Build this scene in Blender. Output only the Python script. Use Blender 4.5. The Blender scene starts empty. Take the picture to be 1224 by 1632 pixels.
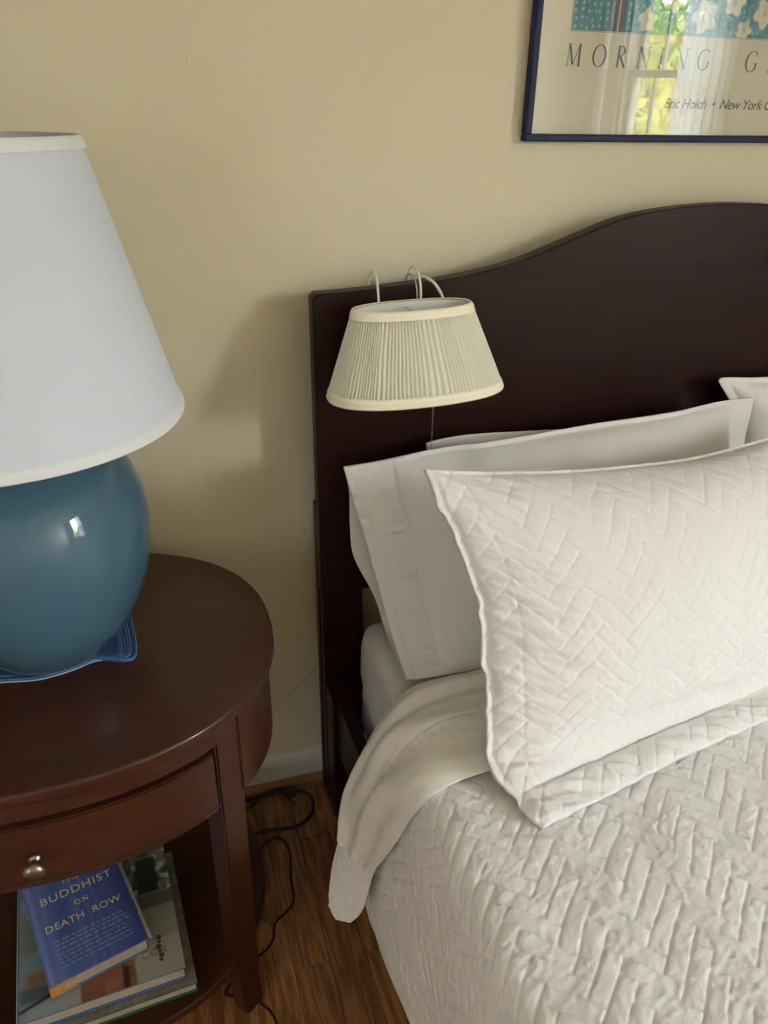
import bpy, bmesh, math, random
import numpy as np
from mathutils import Vector, Matrix
random.seed(7); rng = np.random.default_rng(7)
SC = bpy.context.scene; COL = SC.collection; PI = math.pi

# ---------------------------------------------------------------- camera, world, light, exposure
def make_camera():
    cd = bpy.data.cameras.new('camera'); co = bpy.data.objects.new('camera', cd); COL.objects.link(co)
    yaw, pitch, roll = math.radians(17.24), math.radians(26.74), math.radians(.55)
    cy, sy, cp, sp = math.cos(yaw), math.sin(yaw), math.cos(pitch), math.sin(pitch)
    f = Vector((sy*cp, cy*cp, -sp)); r = Vector((cy, -sy, 0)); u = r.cross(f)
    c, s = math.cos(roll), math.sin(roll)
    r2 = c*r + s*u; u2 = -s*r + c*u
    m = Matrix((( r2.x, u2.x, -f.x), (r2.y, u2.y, -f.y), (r2.z, u2.z, -f.z))).to_4x4()
    m.translation = (0, -1.4854, 1.5); co.matrix_world = m
    cd.sensor_fit = 'VERTICAL'; cd.sensor_height = 24.0; cd.lens = 24.0*1270.8/1632
    cd.clip_start = .02; cd.clip_end = 200
    SC.camera = co
make_camera()
wd = bpy.data.worlds.new('daylight_sky'); SC.world = wd; wd.use_nodes = True
wn = wd.node_tree.nodes; wl = wd.node_tree.links
bg = wn['Background']
tc = wn.new('ShaderNodeTexCoord'); sepw = wn.new('ShaderNodeSeparateXYZ'); rmp = wn.new('ShaderNodeValToRGB')
wl.new(tc.outputs['Generated'], sepw.inputs[0]); wl.new(sepw.outputs['Z'], rmp.inputs[0]); wl.new(rmp.outputs[0], bg.inputs[0])
rmp.color_ramp.elements[0].position = 0; rmp.color_ramp.elements[0].color = (.95, .97, 1, 1)
rmp.color_ramp.elements[1].position = .7; rmp.color_ramp.elements[1].color = (.70, .83, 1, 1)
bg.inputs[1].default_value = 82.0
def portal(loc, rot, sx, sy):
    l = bpy.data.lights.new('window_portal', 'AREA'); l.shape = 'RECTANGLE'; l.size = sx; l.size_y = sy
    l.cycles.is_portal = True
    o = bpy.data.objects.new('window_portal', l); o.location = loc; o.rotation_euler = rot; COL.objects.link(o)
RW = dict(y0=-3.42, y1=-2.45, z0=.85, z1=2.42)      # window in the right wall (x = 3)
LW = dict(y0=-3.35, y1=-2.45, z0=.90, z1=2.15)      # window in the left wall (x = -1.9)
portal((3.02, (RW['y0']+RW['y1'])/2, (RW['z0']+RW['z1'])/2), (0, PI/2, 0), RW['z1']-RW['z0'], RW['y1']-RW['y0'])
portal((-1.92, (LW['y0']+LW['y1'])/2, (LW['z0']+LW['z1'])/2), (0, -PI/2, 0), LW['z1']-LW['z0'], LW['y1']-LW['y0'])
SC.view_settings.view_transform = 'Standard'; SC.view_settings.look = 'None'
SC.view_settings.exposure = 0.32; SC.view_settings.gamma = 1; SC.view_settings.use_curve_mapping = False
SC.cycles.max_bounces = 10; SC.cycles.diffuse_bounces = 6; SC.cycles.transparent_max_bounces = 12
SC.cycles.use_denoising = True; SC.cycles.sample_clamp_indirect = 6
SC.cycles.caustics_reflective = False; SC.cycles.caustics_refractive = False

# ---------------------------------------------------------------- helpers
def link(name, me, mats, parent=None, smooth=False, **tags):
    o = bpy.data.objects.new(name, me); COL.objects.link(o)
    for m in (mats if isinstance(mats, (list, tuple)) else [mats]):
        if m: me.materials.append(m)
    if smooth:
        me.polygons.foreach_set('use_smooth', [True]*len(me.polygons)); me.set_sharp_from_angle(angle=math.radians(38))
    if parent: o.parent = parent
    for k, v in tags.items(): o[k] = v
    return o
def empty(name, loc=(0,0,0), rz=0, **tags):
    o = bpy.data.objects.new(name, None); COL.objects.link(o); o.location = loc; o.rotation_euler = (0,0,rz)
    for k, v in tags.items(): o[k] = v
    return o
def mesh(name, v, f):
    me = bpy.data.meshes.new(name); me.from_pydata([tuple(map(float,p)) for p in v], [], f); me.update(); return me
def bm_mesh(name, bm):
    me = bpy.data.meshes.new(name); bmesh.ops.recalc_face_normals(bm, faces=bm.faces); bm.to_mesh(me); bm.free(); return me
def box_bm(lo, hi, bev=0, seg=2, bm=None):
    b = bmesh.new()
    bmesh.ops.create_cube(b, size=1)
    for v in b.verts:
        v.co = Vector([lo[i] + (v.co[i]+.5)*(hi[i]-lo[i]) for i in range(3)])
    if bev: bmesh.ops.bevel(b, geom=b.edges[:], offset=bev, segments=seg, affect='EDGES', profile=.5)
    if bm is None: return b
    me = bpy.data.meshes.new('t'); b.to_mesh(me); b.free(); bm.from_mesh(me); bpy.data.meshes.remove(me); return bm
def box(name, lo, hi, mat, parent=None, bev=0, **t):
    return link(name, bm_mesh(name, box_bm(lo, hi, bev)), mat, parent, smooth=False, **t)
def catmull(P, n=8):
    P = np.array(P, float)
    if len(P) < 3:
        t = np.linspace(0,1,n+1)[:,None]; return P[0]*(1-t)+P[-1]*t
    Q = np.vstack([2*P[0]-P[1], P, 2*P[-1]-P[-2]]); out = []
    for i in range(1, len(Q)-2):
        for t in np.linspace(0, 1, n, endpoint=False):
            a, b, c, d = Q[i-1], Q[i], Q[i+1], Q[i+2]
            out.append(.5*((2*b)+(-a+c)*t+(2*a-5*b+4*c-d)*t*t+(-a+3*b-3*c+d)*t**3))
    out.append(P[-1]); return np.array(out)
def resample(P, n=None, ts=None, smooth=True):
    C = catmull(P, 16) if smooth else np.array(P, float)
    d = np.r_[0, np.cumsum(np.linalg.norm(np.diff(C, axis=0), axis=1))]; d /= d[-1]
    t = np.linspace(0,1,n) if ts is None else ts
    return np.stack([np.interp(t, d, C[:,k]) for k in range(C.shape[1])], 1)
def tube_data(P, r, k=8, n=8, smooth=True):
    C = catmull(P, n) if smooth else np.array(P, float)
    T = np.gradient(C, axis=0); T /= np.linalg.norm(T, axis=1)[:,None]+1e-12
    up = np.array([0,0,1.]) if abs(T[0][2]) < .9 else np.array([1.,0,0])
    N = np.cross(T[0], up); N /= np.linalg.norm(N); V = []; F = []
    rr = r if hasattr(r, '__len__') else [r]*len(C)
    rr = np.interp(np.linspace(0,1,len(C)), np.linspace(0,1,len(rr)), rr)
    for i, c in enumerate(C):
        N = N - T[i]*np.dot(N, T[i]); N /= np.linalg.norm(N)+1e-12; B = np.cross(T[i], N)
        for j in range(k):
            a = 2*PI*j/k; V.append(c + rr[i]*(math.cos(a)*N+math.sin(a)*B))
    for i in range(len(C)-1):
        for j in range(k):
            a = i*k+j; b = i*k+(j+1)%k; F.append((a, b, b+k, a+k))
    F.append(tuple(range(k))[::-1]); F.append(tuple(range((len(C)-1)*k, len(C)*k)))
    return V, F
def tube(name, P, r, mat, parent=None, k=8, n=8, smooth=True, **t):
    V, F = tube_data(P, r, k, n, smooth); return link(name, mesh(name, V, F), mat, parent, True, **t)
def tubes(name, L, mat, parent=None, k=6, n=6, **t):
    V = []; F = []
    for P, r in L:
        v, f = tube_data(P, r, k, n); o = len(V); V += v; F += [tuple(i+o for i in q) for q in f]
    return link(name, mesh(name, V, F), mat, parent, True, **t)
def lathe(name, prof, mat, parent=None, seg=96, c=(0,0,0), sx=1, sy=1, **t):
    prof = np.array(prof, float); V = []; F = []; n = len(prof)
    for j in range(seg):
        a = 2*PI*j/seg
        for r, z in prof: V.append((c[0]+r*sx*math.cos(a), c[1]+r*sy*math.sin(a), c[2]+z))
    for j in range(seg):
        for i in range(n-1):
            F.append((j*n+i, ((j+1)%seg)*n+i, ((j+1)%seg)*n+i+1, j*n+i+1))
    me = mesh(name, V, F)
    b = bmesh.new(); b.from_mesh(me); bmesh.ops.remove_doubles(b, verts=b.verts, dist=1e-6); bmesh.ops.recalc_face_normals(b, faces=b.faces); b.to_mesh(me); b.free()
    return link(name, me, mat, parent, True, **t)
def prism(poly, z0, z1, bev=0, seg=3):
    b = bmesh.new(); vs = [b.verts.new((x,y,z0)) for x,y in poly]; f = b.faces.new(vs)
    r = bmesh.ops.extrude_face_region(b, geom=[f])
    for v in r['geom']:
        if isinstance(v, bmesh.types.BMVert): v.co.z = z1
    bmesh.ops.recalc_face_normals(b, faces=b.faces)
    if bev:
        es = [e for e in b.edges if len(e.link_faces) == 2 and e.calc_face_angle(0) > .6]
        bmesh.ops.bevel(b, geom=es, offset=bev, segments=seg, affect='EDGES', profile=.5)
    return b
def vnoise(x, y, seed=0):
    x = np.asarray(x, float); y = np.asarray(y, float); xi = np.floor(x).astype(np.int64); yi = np.floor(y).astype(np.int64)
    fx = x-xi; fy = y-yi; fx = fx*fx*fx*(fx*(fx*6-15)+10); fy = fy*fy*fy*(fy*(fy*6-15)+10)
    def h(a, b):
        n = (a*374761393 + b*668265263 + seed*982451653) & 0xffffffff
        n = ((n ^ (n >> 13))*1274126177) & 0xffffffff
        n = ((n ^ (n >> 16))*2246822519) & 0xffffffff
        return ((n ^ (n >> 15)) & 0xffff)/32767.5-1
    return (h(xi,yi)*(1-fx)+h(xi+1,yi)*fx)*(1-fy)+(h(xi,yi+1)*(1-fx)+h(xi+1,yi+1)*fx)*fy
def fbm(x, y, seed=0, o=3):
    s = 0; a = 1
    for k in range(o): s = s+a*vnoise(x*2**k, y*2**k, seed+k*17); a *= .5
    return s
def sstep(a, b, x):
    t = np.clip((x-a)/(b-a), 0, 1); return t*t*(3-2*t)
def grid_mesh(name, P, mats, parent=None, closed=False, smooth=True, face_mat=None, keep=None, **t):
    nv, nu = P.shape[:2]
    idx = np.arange(nv*nu).reshape(nv, nu)
    F = np.stack([idx[:-1,:-1], idx[:-1,1:], idx[1:,1:], idx[1:,:-1]], -1).reshape(-1,4)
    if keep is not None: F = F[keep.reshape(-1)]
    me = bpy.data.meshes.new(name); V = P.reshape(-1,3)
    if keep is not None:
        used = np.unique(F); mp = np.zeros(len(V), int); mp[used] = np.arange(len(used)); V = V[used]; F = mp[F]
    me.vertices.add(len(V)); me.vertices.foreach_set('co', V.astype(np.float32).ravel())
    me.loops.add(F.size); me.loops.foreach_set('vertex_index', F.astype(np.int32).ravel())
    me.polygons.add(len(F)); me.polygons.foreach_set('loop_start', np.arange(0, F.size, 4, dtype=np.int32))
    me.update(calc_edges=True); me.validate()
    if smooth: me.polygons.foreach_set('use_smooth', np.ones(len(F), bool))
    return link(name, me, mats, parent, False, **t)
def normals(P):
    du = np.gradient(P, axis=1); dv = np.gradient(P, axis=0); n = np.cross(du, dv)
    return n/(np.linalg.norm(n, axis=2, keepdims=True)+1e-12)
def solid(name, P, th, mats, parent=None, **t):
    """closed double-walled sheet from a grid"""
    N = normals(P); Q = P - N*(th[...,None] if hasattr(th, 'shape') else th)
    nv, nu = P.shape[:2]
    A = np.concatenate([P, Q[:, ::-1]], 1)                     # front then back, wraps at both u ends
    A = np.concatenate([A, A[:, :1]], 1)
    top = np.concatenate([P[-1:], Q[-1:, ::-1], P[-1:, :1]], 1)
    o = grid_mesh(name, A, mats, parent, **t)
    me = o.data; b = bmesh.new(); b.from_mesh(me); bmesh.ops.remove_doubles(b, verts=b.verts, dist=1e-7)
    b.to_mesh(me); b.free()
    for row in (0, -1):
        R = np.stack([P[row], Q[row]], 0)
        if row == 0: R = R[::-1]
        V0 = R.reshape(-1,3); n0 = len(me.vertices)
        b = bmesh.new(); b.from_mesh(me)
        vs = [b.verts.new(tuple(v)) for v in V0]
        for i in range(nu-1): b.faces.new((vs[i], vs[i+1], vs[nu+i+1], vs[nu+i])).smooth = True
        bmesh.ops.remove_doubles(b, verts=b.verts, dist=1e-6); b.to_mesh(me); b.free()
    return o
def coons(bot, top, left, right, U, V):
    b = resample(bot, ts=U); t = resample(top, ts=U); l = resample(left, ts=V); r = resample(right, ts=V)
    u = U[None,:,None]; v = V[:,None,None]
    return ((1-v)*b[None]+v*t[None] + (1-u)*l[:,None]+u*r[:,None]
            - ((1-u)*(1-v)*b[0]+u*(1-v)*b[-1]+(1-u)*v*t[0]+u*v*t[-1]))
def herring(x, y, w, n=3):
    """distance (m) to the nearest stitch line of a herringbone laid at 45 degrees"""
    a = (x+y)/math.sqrt(2)/w; b = (y-x)/math.sqrt(2)/w
    i = np.floor(a).astype(int); j = np.floor(b).astype(int); fx = a-i; fy = b-j; k = (i-j) % (2*n)
    H = k < n; big = 9.
    dl = np.where(H, np.where(k == 0, fx, big), fx)
    dr = np.where(H, np.where(k == n-1, 1-fx, big), 1-fx)
    db = np.where(H, fy, np.where(k == 2*n-1, fy, big))
    dt = np.where(H, 1-fy, np.where(k == n, 1-fy, big))
    return np.minimum(np.minimum(dl, dr), np.minimum(db, dt))*w
def quilted(x, y, w, depth=.0022, seed=1, ripple=.0009):
    xw = x+.004*vnoise(x*14, y*14, seed); yw = y+.004*vnoise(x*14, y*14, seed+5)
    d = herring(xw, yw, w)
    h = -depth*np.exp(-(d/.0017)**2) + depth*.30*(1-np.exp(-(d/(w*.25))**2))
    # fine puckers between the stitches
    h = h + ripple*(.45+.55*np.abs(vnoise(x*11,y*11,seed+12)))*vnoise(xw*70+vnoise(x*40,y*40,seed+9)*1.2, yw*190+xw*60, seed+3) + ripple*.8*vnoise(xw*150+yw*30, yw*70, seed+4)
    return h

# ---------------------------------------------------------------- materials
def mat(name, col, rough=.6, metal=0, coat=0, coat_rough=.05, spec=.5, sheen=0, noise=None, bump=None, trans=0, ior=1.5):
    m = bpy.data.materials.new(name); m.use_nodes = True; nt = m.node_tree; p = nt.nodes['Principled BSDF']
    p.inputs['Base Color'].default_value = (*col, 1); p.inputs['Roughness'].default_value = rough
    p.inputs['Metallic'].default_value = metal; p.inputs['Coat Weight'].default_value = coat
    p.inputs['Coat Roughness'].default_value = coat_rough; p.inputs['Specular IOR Level'].default_value = spec
    p.inputs['Sheen Weight'].default_value = sheen; p.inputs['IOR'].default_value = ior
    p.inputs['Transmission Weight'].default_value = trans
    tcn = nt.nodes.new('ShaderNodeTexCoord')
    if noise:   # (scale xyz, amount, other colour)
        mp = nt.nodes.new('ShaderNodeMapping'); mp.inputs['Scale'].default_value = noise[0]
        nz = nt.nodes.new('ShaderNodeTexNoise'); nz.inputs['Scale'].default_value = 1; nz.inputs['Detail'].default_value = 5
        nt.links.new(tcn.outputs['Object'], mp.inputs[0]); nt.links.new(mp.outputs[0], nz.inputs['Vector'])
        rp = nt.nodes.new('ShaderNodeValToRGB'); e = rp.color_ramp.elements
        e[0].position = .5-noise[1]/2; e[1].position = .5+noise[1]/2; e[0].color = (*col,1); e[1].color = (*noise[2],1)
        nt.links.new(nz.outputs['Fac'], rp.inputs[0]); nt.links.new(rp.outputs[0], p.inputs['Base Color'])
    if bump:    # (scale, strength, distance)
        n2 = nt.nodes.new('ShaderNodeTexNoise'); n2.inputs['Scale'].default_value = bump[0]; n2.inputs['Detail'].default_value = 4
        nt.links.new(tcn.outputs['Object'], n2.inputs['Vector'])
        bp = nt.nodes.new('ShaderNodeBump'); bp.inputs['Strength'].default_value = bump[1]; bp.inputs['Distance'].default_value = bump[2]
        nt.links.new(n2.outputs['Fac'], bp.inputs['Height']); nt.links.new(bp.outputs[0], p.inputs['Normal'])
    return m
def vcol_mat(name, rough=.35, coat=.3):
    m = mat(name, (.5,.5,.5), rough, coat=coat); nt = m.node_tree
    a = nt.nodes.new('ShaderNodeAttribute'); a.attribute_name = 'print'
    nt.links.new(a.outputs['Color'], nt.nodes['Principled BSDF'].inputs['Base Color']); return m
def fabric_translucent(name, col, tr=.3, rough=.9):
    m = mat(name, col, rough, spec=.2); nt = m.node_tree; p = nt.nodes['Principled BSDF']
    t = nt.nodes.new('ShaderNodeBsdfTranslucent'); t.inputs[0].default_value = (*col, 1)
    mx = nt.nodes.new('ShaderNodeMixShader'); mx.inputs[0].default_value = tr
    nt.links.new(p.outputs[0], mx.inputs[1]); nt.links.new(t.outputs[0], mx.inputs[2])
    nt.links.new(mx.outputs[0], nt.nodes['Material Output'].inputs[0]); return m
def glass_mat(name, ior=1.5, tint=(1,1,1), gl=(1,1,1)):
    m = bpy.data.materials.new(name); m.use_nodes = True; nt = m.node_tree; nt.nodes.remove(nt.nodes['Principled BSDF'])
    fr = nt.nodes.new('ShaderNodeFresnel'); ge = nt.nodes.new('ShaderNodeNewGeometry'); mr = nt.nodes.new('ShaderNodeMapRange')
    mr.inputs[3].default_value = ior; mr.inputs[4].default_value = 1/ior      # the far face of a thin pane reflects like the near one
    nt.links.new(ge.outputs['Backfacing'], mr.inputs[0]); nt.links.new(mr.outputs[0], fr.inputs[0])
    t = nt.nodes.new('ShaderNodeBsdfTransparent'); t.inputs[0].default_value = (*tint,1)
    g = nt.nodes.new('ShaderNodeBsdfGlossy'); g.inputs['Roughness'].default_value = 0; g.inputs[0].default_value = (*gl,1)
    mx = nt.nodes.new('ShaderNodeMixShader'); nt.links.new(fr.outputs[0], mx.inputs[0])
    nt.links.new(t.outputs[0], mx.inputs[1]); nt.links.new(g.outputs[0], mx.inputs[2])
    nt.links.new(mx.outputs[0], nt.nodes['Material Output'].inputs[0]); return m
def sheer_mat(name, op=.5):
    m = bpy.data.materials.new(name); m.use_nodes = True; nt = m.node_tree; nt.nodes.remove(nt.nodes['Principled BSDF'])
    t = nt.nodes.new('ShaderNodeBsdfTransparent'); d = nt.nodes.new('ShaderNodeBsdfDiffuse'); tr = nt.nodes.new('ShaderNodeBsdfTranslucent')
    d.inputs[0].default_value = (.9,.9,.92,1); tr.inputs[0].default_value = (.9,.9,.95,1)
    m1 = nt.nodes.new('ShaderNodeMixShader'); m1.inputs[0].default_value = .8
    nt.links.new(d.outputs[0], m1.inputs[1]); nt.links.new(tr.outputs[0], m1.inputs[2])
    m2 = nt.nodes.new('ShaderNodeMixShader'); m2.inputs[0].default_value = op
    nt.links.new(t.outputs[0], m2.inputs[1]); nt.links.new(m1.outputs[0], m2.inputs[2])
    nt.links.new(m2.outputs[0], nt.nodes['Material Output'].inputs[0]); return m
def plank_mat():
    m = mat('oak_floor', (.3,.14,.05), .38, coat=.25, coat_rough=.25); nt = m.node_tree; p = nt.nodes['Principled BSDF']; L = nt.links
    N = nt.nodes.new
    oi = N('ShaderNodeObjectInfo'); tcn = N('ShaderNodeTexCoord'); add = N('ShaderNodeVectorMath'); add.operation = 'ADD'
    cmb = N('ShaderNodeCombineXYZ'); mul = N('ShaderNodeMath'); mul.operation = 'MULTIPLY'; mul.inputs[1].default_value = 37
    L.new(oi.outputs['Random'], mul.inputs[0]); L.new(mul.outputs[0], cmb.inputs[0]); L.new(mul.outputs[0], cmb.inputs[1])
    L.new(tcn.outputs['Object'], add.inputs[0]); L.new(cmb.outputs[0], add.inputs[1])
    # cathedral grain: stretched distorted bands
    mp = N('ShaderNodeMapping'); mp.inputs['Scale'].default_value = (34, 3.2, 1); L.new(add.outputs[0], mp.inputs[0])
    nz = N('ShaderNodeTexNoise'); nz.inputs['Scale'].default_value = .9; nz.inputs['Detail'].default_value = 2; L.new(mp.outputs[0], nz.inputs['Vector'])
    m6 = N('ShaderNodeMath'); m6.operation = 'MULTIPLY'; m6.inputs[1].default_value = 34; L.new(nz.outputs['Fac'], m6.inputs[0])
    sn = N('ShaderNodeMath'); sn.operation = 'SINE'; L.new(m6.outputs[0], sn.inputs[0])
    mp2 = N('ShaderNodeMapping'); mp2.inputs['Scale'].default_value = (420, 14, 1); L.new(add.outputs[0], mp2.inputs[0])
    n2 = N('ShaderNodeTexNoise'); n2.inputs['Scale'].default_value = 1; n2.inputs['Detail'].default_value = 3; L.new(mp2.outputs[0], n2.inputs['Vector'])
    mm = N('ShaderNodeMath'); mm.operation = 'MULTIPLY_ADD'; mm.inputs[1].default_value = .22; mm.inputs[2].default_value = .0
    L.new(sn.outputs[0], mm.inputs[0]); a2 = N('ShaderNodeMath'); a2.operation = 'ADD'; L.new(mm.outputs[0], a2.inputs[0]); L.new(n2.outputs['Fac'], a2.inputs[1])
    rp = N('ShaderNodeValToRGB'); e = rp.color_ramp.elements; e[0].position = .22; e[1].position = .78
    e[0].color = (.165,.055,.016,1); e[1].color = (.39,.17,.056,1); L.new(a2.outputs[0], rp.inputs[0])
    hs = N('ShaderNodeHueSaturation'); mr = N('ShaderNodeMapRange'); mr.inputs[3].default_value = .62; mr.inputs[4].default_value = 1.12
    L.new(oi.outputs['Random'], mr.inputs[0]); L.new(mr.outputs[0], hs.inputs['Value']); L.new(rp.outputs[0], hs.inputs['Color'])
    L.new(hs.outputs[0], p.inputs['Base Color'])
    bp = N('ShaderNodeBump'); bp.inputs['Strength'].default_value = .25; bp.inputs['Distance'].default_value = .0006
    L.new(a2.outputs[0], bp.inputs['Height']); L.new(bp.outputs[0], p.inputs['Normal']); return m
M = {}
M['wall'] = mat('olive_cream_wall', (.635,.562,.405), .62, spec=.35, bump=(170, .25, .0012))
M['trim'] = mat('white_trim_paint', (.66,.66,.64), .4)
M['oak'] = plank_mat()
M['shoe'] = mat('oak_moulding', (.30,.15,.055), .4, noise=((6,60,60), .5, (.20,.09,.03)))
M['cherry'] = mat('cherry_wood', (.048,.0130,.0052), .38, coat=.32, coat_rough=.12, spec=.25, noise=((3,60,60), .5, (.029,.0078,.0036)), bump=(60,.05,.0006))
M['cherry_dark'] = mat('cherry_shadow_gap', (.022,.008,.005), .5)
M['espresso'] = mat('espresso_wood', (.0105,.0033,.0026), .40, coat=.02, coat_rough=.25, spec=.12, noise=((3,3,55), .6, (.020,.0062,.0042)))
M['linen'] = mat('white_cotton', (.75,.735,.71), .9, sheen=.15, spec=.15, bump=(900,.12,.0004))
M['sheet'] = mat('smooth_white_sheet', (.76,.735,.675), .8, sheen=.1, spec=.2)
M['quilt'] = mat('white_quilt_cotton', (.77,.755,.745), .92, sheen=.2, spec=.12, bump=(230,.35,.0018))
M['mattress'] = mat('fitted_sheet', (.72,.71,.69), .85, spec=.15)
M['vase'] = mat('blue_glaze', (.046,.104,.152), .5, coat=1, coat_rough=.015, spec=.1, noise=((2,2,2), .8, (.052,.116,.168)))
M['shade'] = fabric_translucent('white_shade_linen', (.67,.71,.79), .12)
M['shade_trim'] = fabric_translucent('shade_trim', (.74,.75,.77), .05)
M['shade_in'] = mat('shade_lining', (.75,.72,.65), .8)
M['pleat'] = fabric_translucent('cream_pleated_fabric', (.93,.92,.80), .3)
M['pleat_trim'] = mat('cream_ribbon', (.93,.86,.67), .7)
M['wire'] = mat('white_coated_wire', (.72,.70,.62), .35)
M['metal'] = mat('brushed_nickel', (.24,.21,.14), .32, metal=1)
M['chain'] = mat('steel_beads', (.5,.5,.5), .3, metal=1)
M['mat_blue'] = mat('blue_cloth', (.007,.045,.14), .85, sheen=.1, noise=((180,180,180), .7, (.012,.075,.21)), bump=(500,.5,.001))
M['mat_pale'] = mat('pale_blue_thread', (.05,.14,.27), .9)
M['mat_white'] = mat('white_cotton_edge', (.42,.43,.46), .9)
M['cord'] = mat('black_rubber', (.010,.008,.008), .45)
M['cordw'] = mat('ivory_cord', (.45,.42,.35), .5)
M['frame'] = mat('navy_lacquer', (.008,.011,.040), .5, spec=.2)
M['paper'] = mat('cream_poster_paper', (.60,.56,.43), .8)
M['ink'] = mat('slate_ink', (.045,.045,.06), .8)
M['print'] = vcol_mat('printed_picture', .7, 0)
M['cover'] = vcol_mat('printed_cover', .3, .5)
M['glass'] = glass_mat('clear_glass')
M['pages'] = mat('book_pages', (.55,.50,.40), .9, noise=((4,4,900), .5, (.42,.37,.28)))
M['gold'] = mat('gold_lettering', (.90,.76,.45), .4)
M['sheer'] = sheer_mat('sheer_voile', .72)
M['added_drape'] = sheer_mat('added_dense_drape', .93)
M['ceiling'] = mat('white_ceiling', (.78,.77,.74), .9)
M['leaf'] = mat('yellow_green_leaves', (.26,.34,.05), .6, noise=((1.2,1.2,1.2), .35, (.52,.42,.08)))
M['leaf2'] = mat('green_leaves', (.13,.22,.05), .6, noise=((1.5,1.5,1.5), .4, (.40,.38,.08)))
M['bark'] = mat('bark', (.09,.06,.04), .9)
M['grass'] = mat('lawn', (.14,.14,.06), .95)

# ---------------------------------------------------------------- room shell
XL, XR, YB, ZC = -1.9, 3.0, -3.75, 2.55
def wall_with_hole(name, x0, x1, w):
    bm = bmesh.new()
    box_bm((x0, YB, 0), (x1, w['y0'], ZC), bm=bm); box_bm((x0, w['y1'], 0), (x1, 0, ZC), bm=bm)
    box_bm((x0, w['y0'], 0), (x1, w['y1'], w['z0']), bm=bm); box_bm((x0, w['y0'], w['z1']), (x1, w['y1'], ZC), bm=bm)
    return link(name, bm_mesh(name, bm), M['wall'], kind='structure')
wh = box('wall_head', (XL-.12, 0, 0), (XR+.12, .12, ZC), M['wall'], kind='structure')
# dried paint drip on the head wall
b = bmesh.new(); bmesh.ops.create_icosphere(b, subdivisions=3, radius=1)
for v in b.verts: v.co = Vector((v.co.x*.0016+.125, v.co.y*.0014, v.co.z*.006*(1.25 if v.co.z < 0 else 1)+1.572))
link('paint_drip', bm_mesh('paint_drip', b), M['wall'], wh, True)
box('wall_foot', (XL-.12, YB-.12, 0), (XR+.12, YB, ZC), M['wall'], kind='structure')
wall_with_hole('wall_right', XR, XR+.12, RW)
wall_with_hole('wall_left', XL-.12, XL, LW)
box('ceiling', (XL-.12, YB-.12, ZC), (XR+.12, .12, ZC+.1), M['ceiling'], kind='structure')
fl = box('floor', (XL-.12, YB-.12, -.1), (XR+.12, .12, -.008), mat('subfloor', (.05,.025,.012), .9), kind='structure')
# oak strips: near ones singly, the rest joined
PW = .0715; xe = .277
def plank_mesh(x0, x1, y0, y1, bm=None):
    return box_bm((x0+.0004, y0+.0006, -.008), (x1-.0004, y1-.0006, 0), .0007, 1, bm)
far = bmesh.new()
k0 = int((XL-xe)/PW)-1; cnt = 0
for k in range(k0, int((XR-xe)/PW)+2):
    x0 = max(xe+k*PW, XL); x1 = min(xe+(k+1)*PW, XR)
    if x1-x0 < .01: continue
    y = -.001; first = True
    while y > YB:
        L = (random.uniform(.15, .8) if first else random.uniform(.55, 1.3)); first = False
        if k == -1 and y > -.01: L = .19
        y1 = max(y-L, YB)
        if -.75 < x0 < .62 and y > -1.9:
            b = plank_mesh(x0, x1, y1, y); o = link('plank', bm_mesh('plank', b), M['oak'], fl); cnt += 1
        else: plank_mesh(x0, x1, y1, y, far)
        y = y1
link('floor_strips', bm_mesh('floor_strips', far), M['oak'], fl, kind='stuff')
def moulding(name, prof, p0, p1, mat_, nrm, **t):
    """prof: (out, z) polygon swept from p0 to p1; nrm = outward direction"""
    V = []; n = len(prof)
    for p in (p0, p1):
        for o, z in prof: V.append((p[0]+nrm[0]*o, p[1]+nrm[1]*o, z))
    F = [(i, (i+1) % n, n+(i+1) % n, n+i) for i in range(n)] + [tuple(range(n))[::-1], tuple(range(n, 2*n))]
    bm = bmesh.new(); vs = [bm.verts.new(v) for v in V]
    for f in F: bm.faces.new([vs[i] for i in f])
    return link(name, bm_mesh(name, bm), mat_, **t)
BP = [(0,0),(.014,0),(.014,.064),(.0125,.067),(.0065,.069),(.0062,.0725),(.0120,.0745),(.0120,.079),(.0075,.0825),(.006,.088),(.0055,.0905),(0,.0915)]
SP = [(.013,0),(.030,0),(.0295,.006),(.0275,.011),(.024,.0155),(.019,.0185),(.013,.0195)]
for nm, a, b_, nr in (('head', (XL,0), (XR,0), (0,-1)), ('foot', (XL,YB), (XR,YB), (0,1)), ('left', (XL,YB), (XL,0), (1,0)), ('right', (XR,YB), (XR,0), (-1,0))):
    bb = moulding('baseboard_'+nm, BP, a, b_, M['trim'], nr, kind='structure')
    sh = moulding('shoe_moulding', SP, a, b_, M['shoe'], nr); sh.parent = bb

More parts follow.
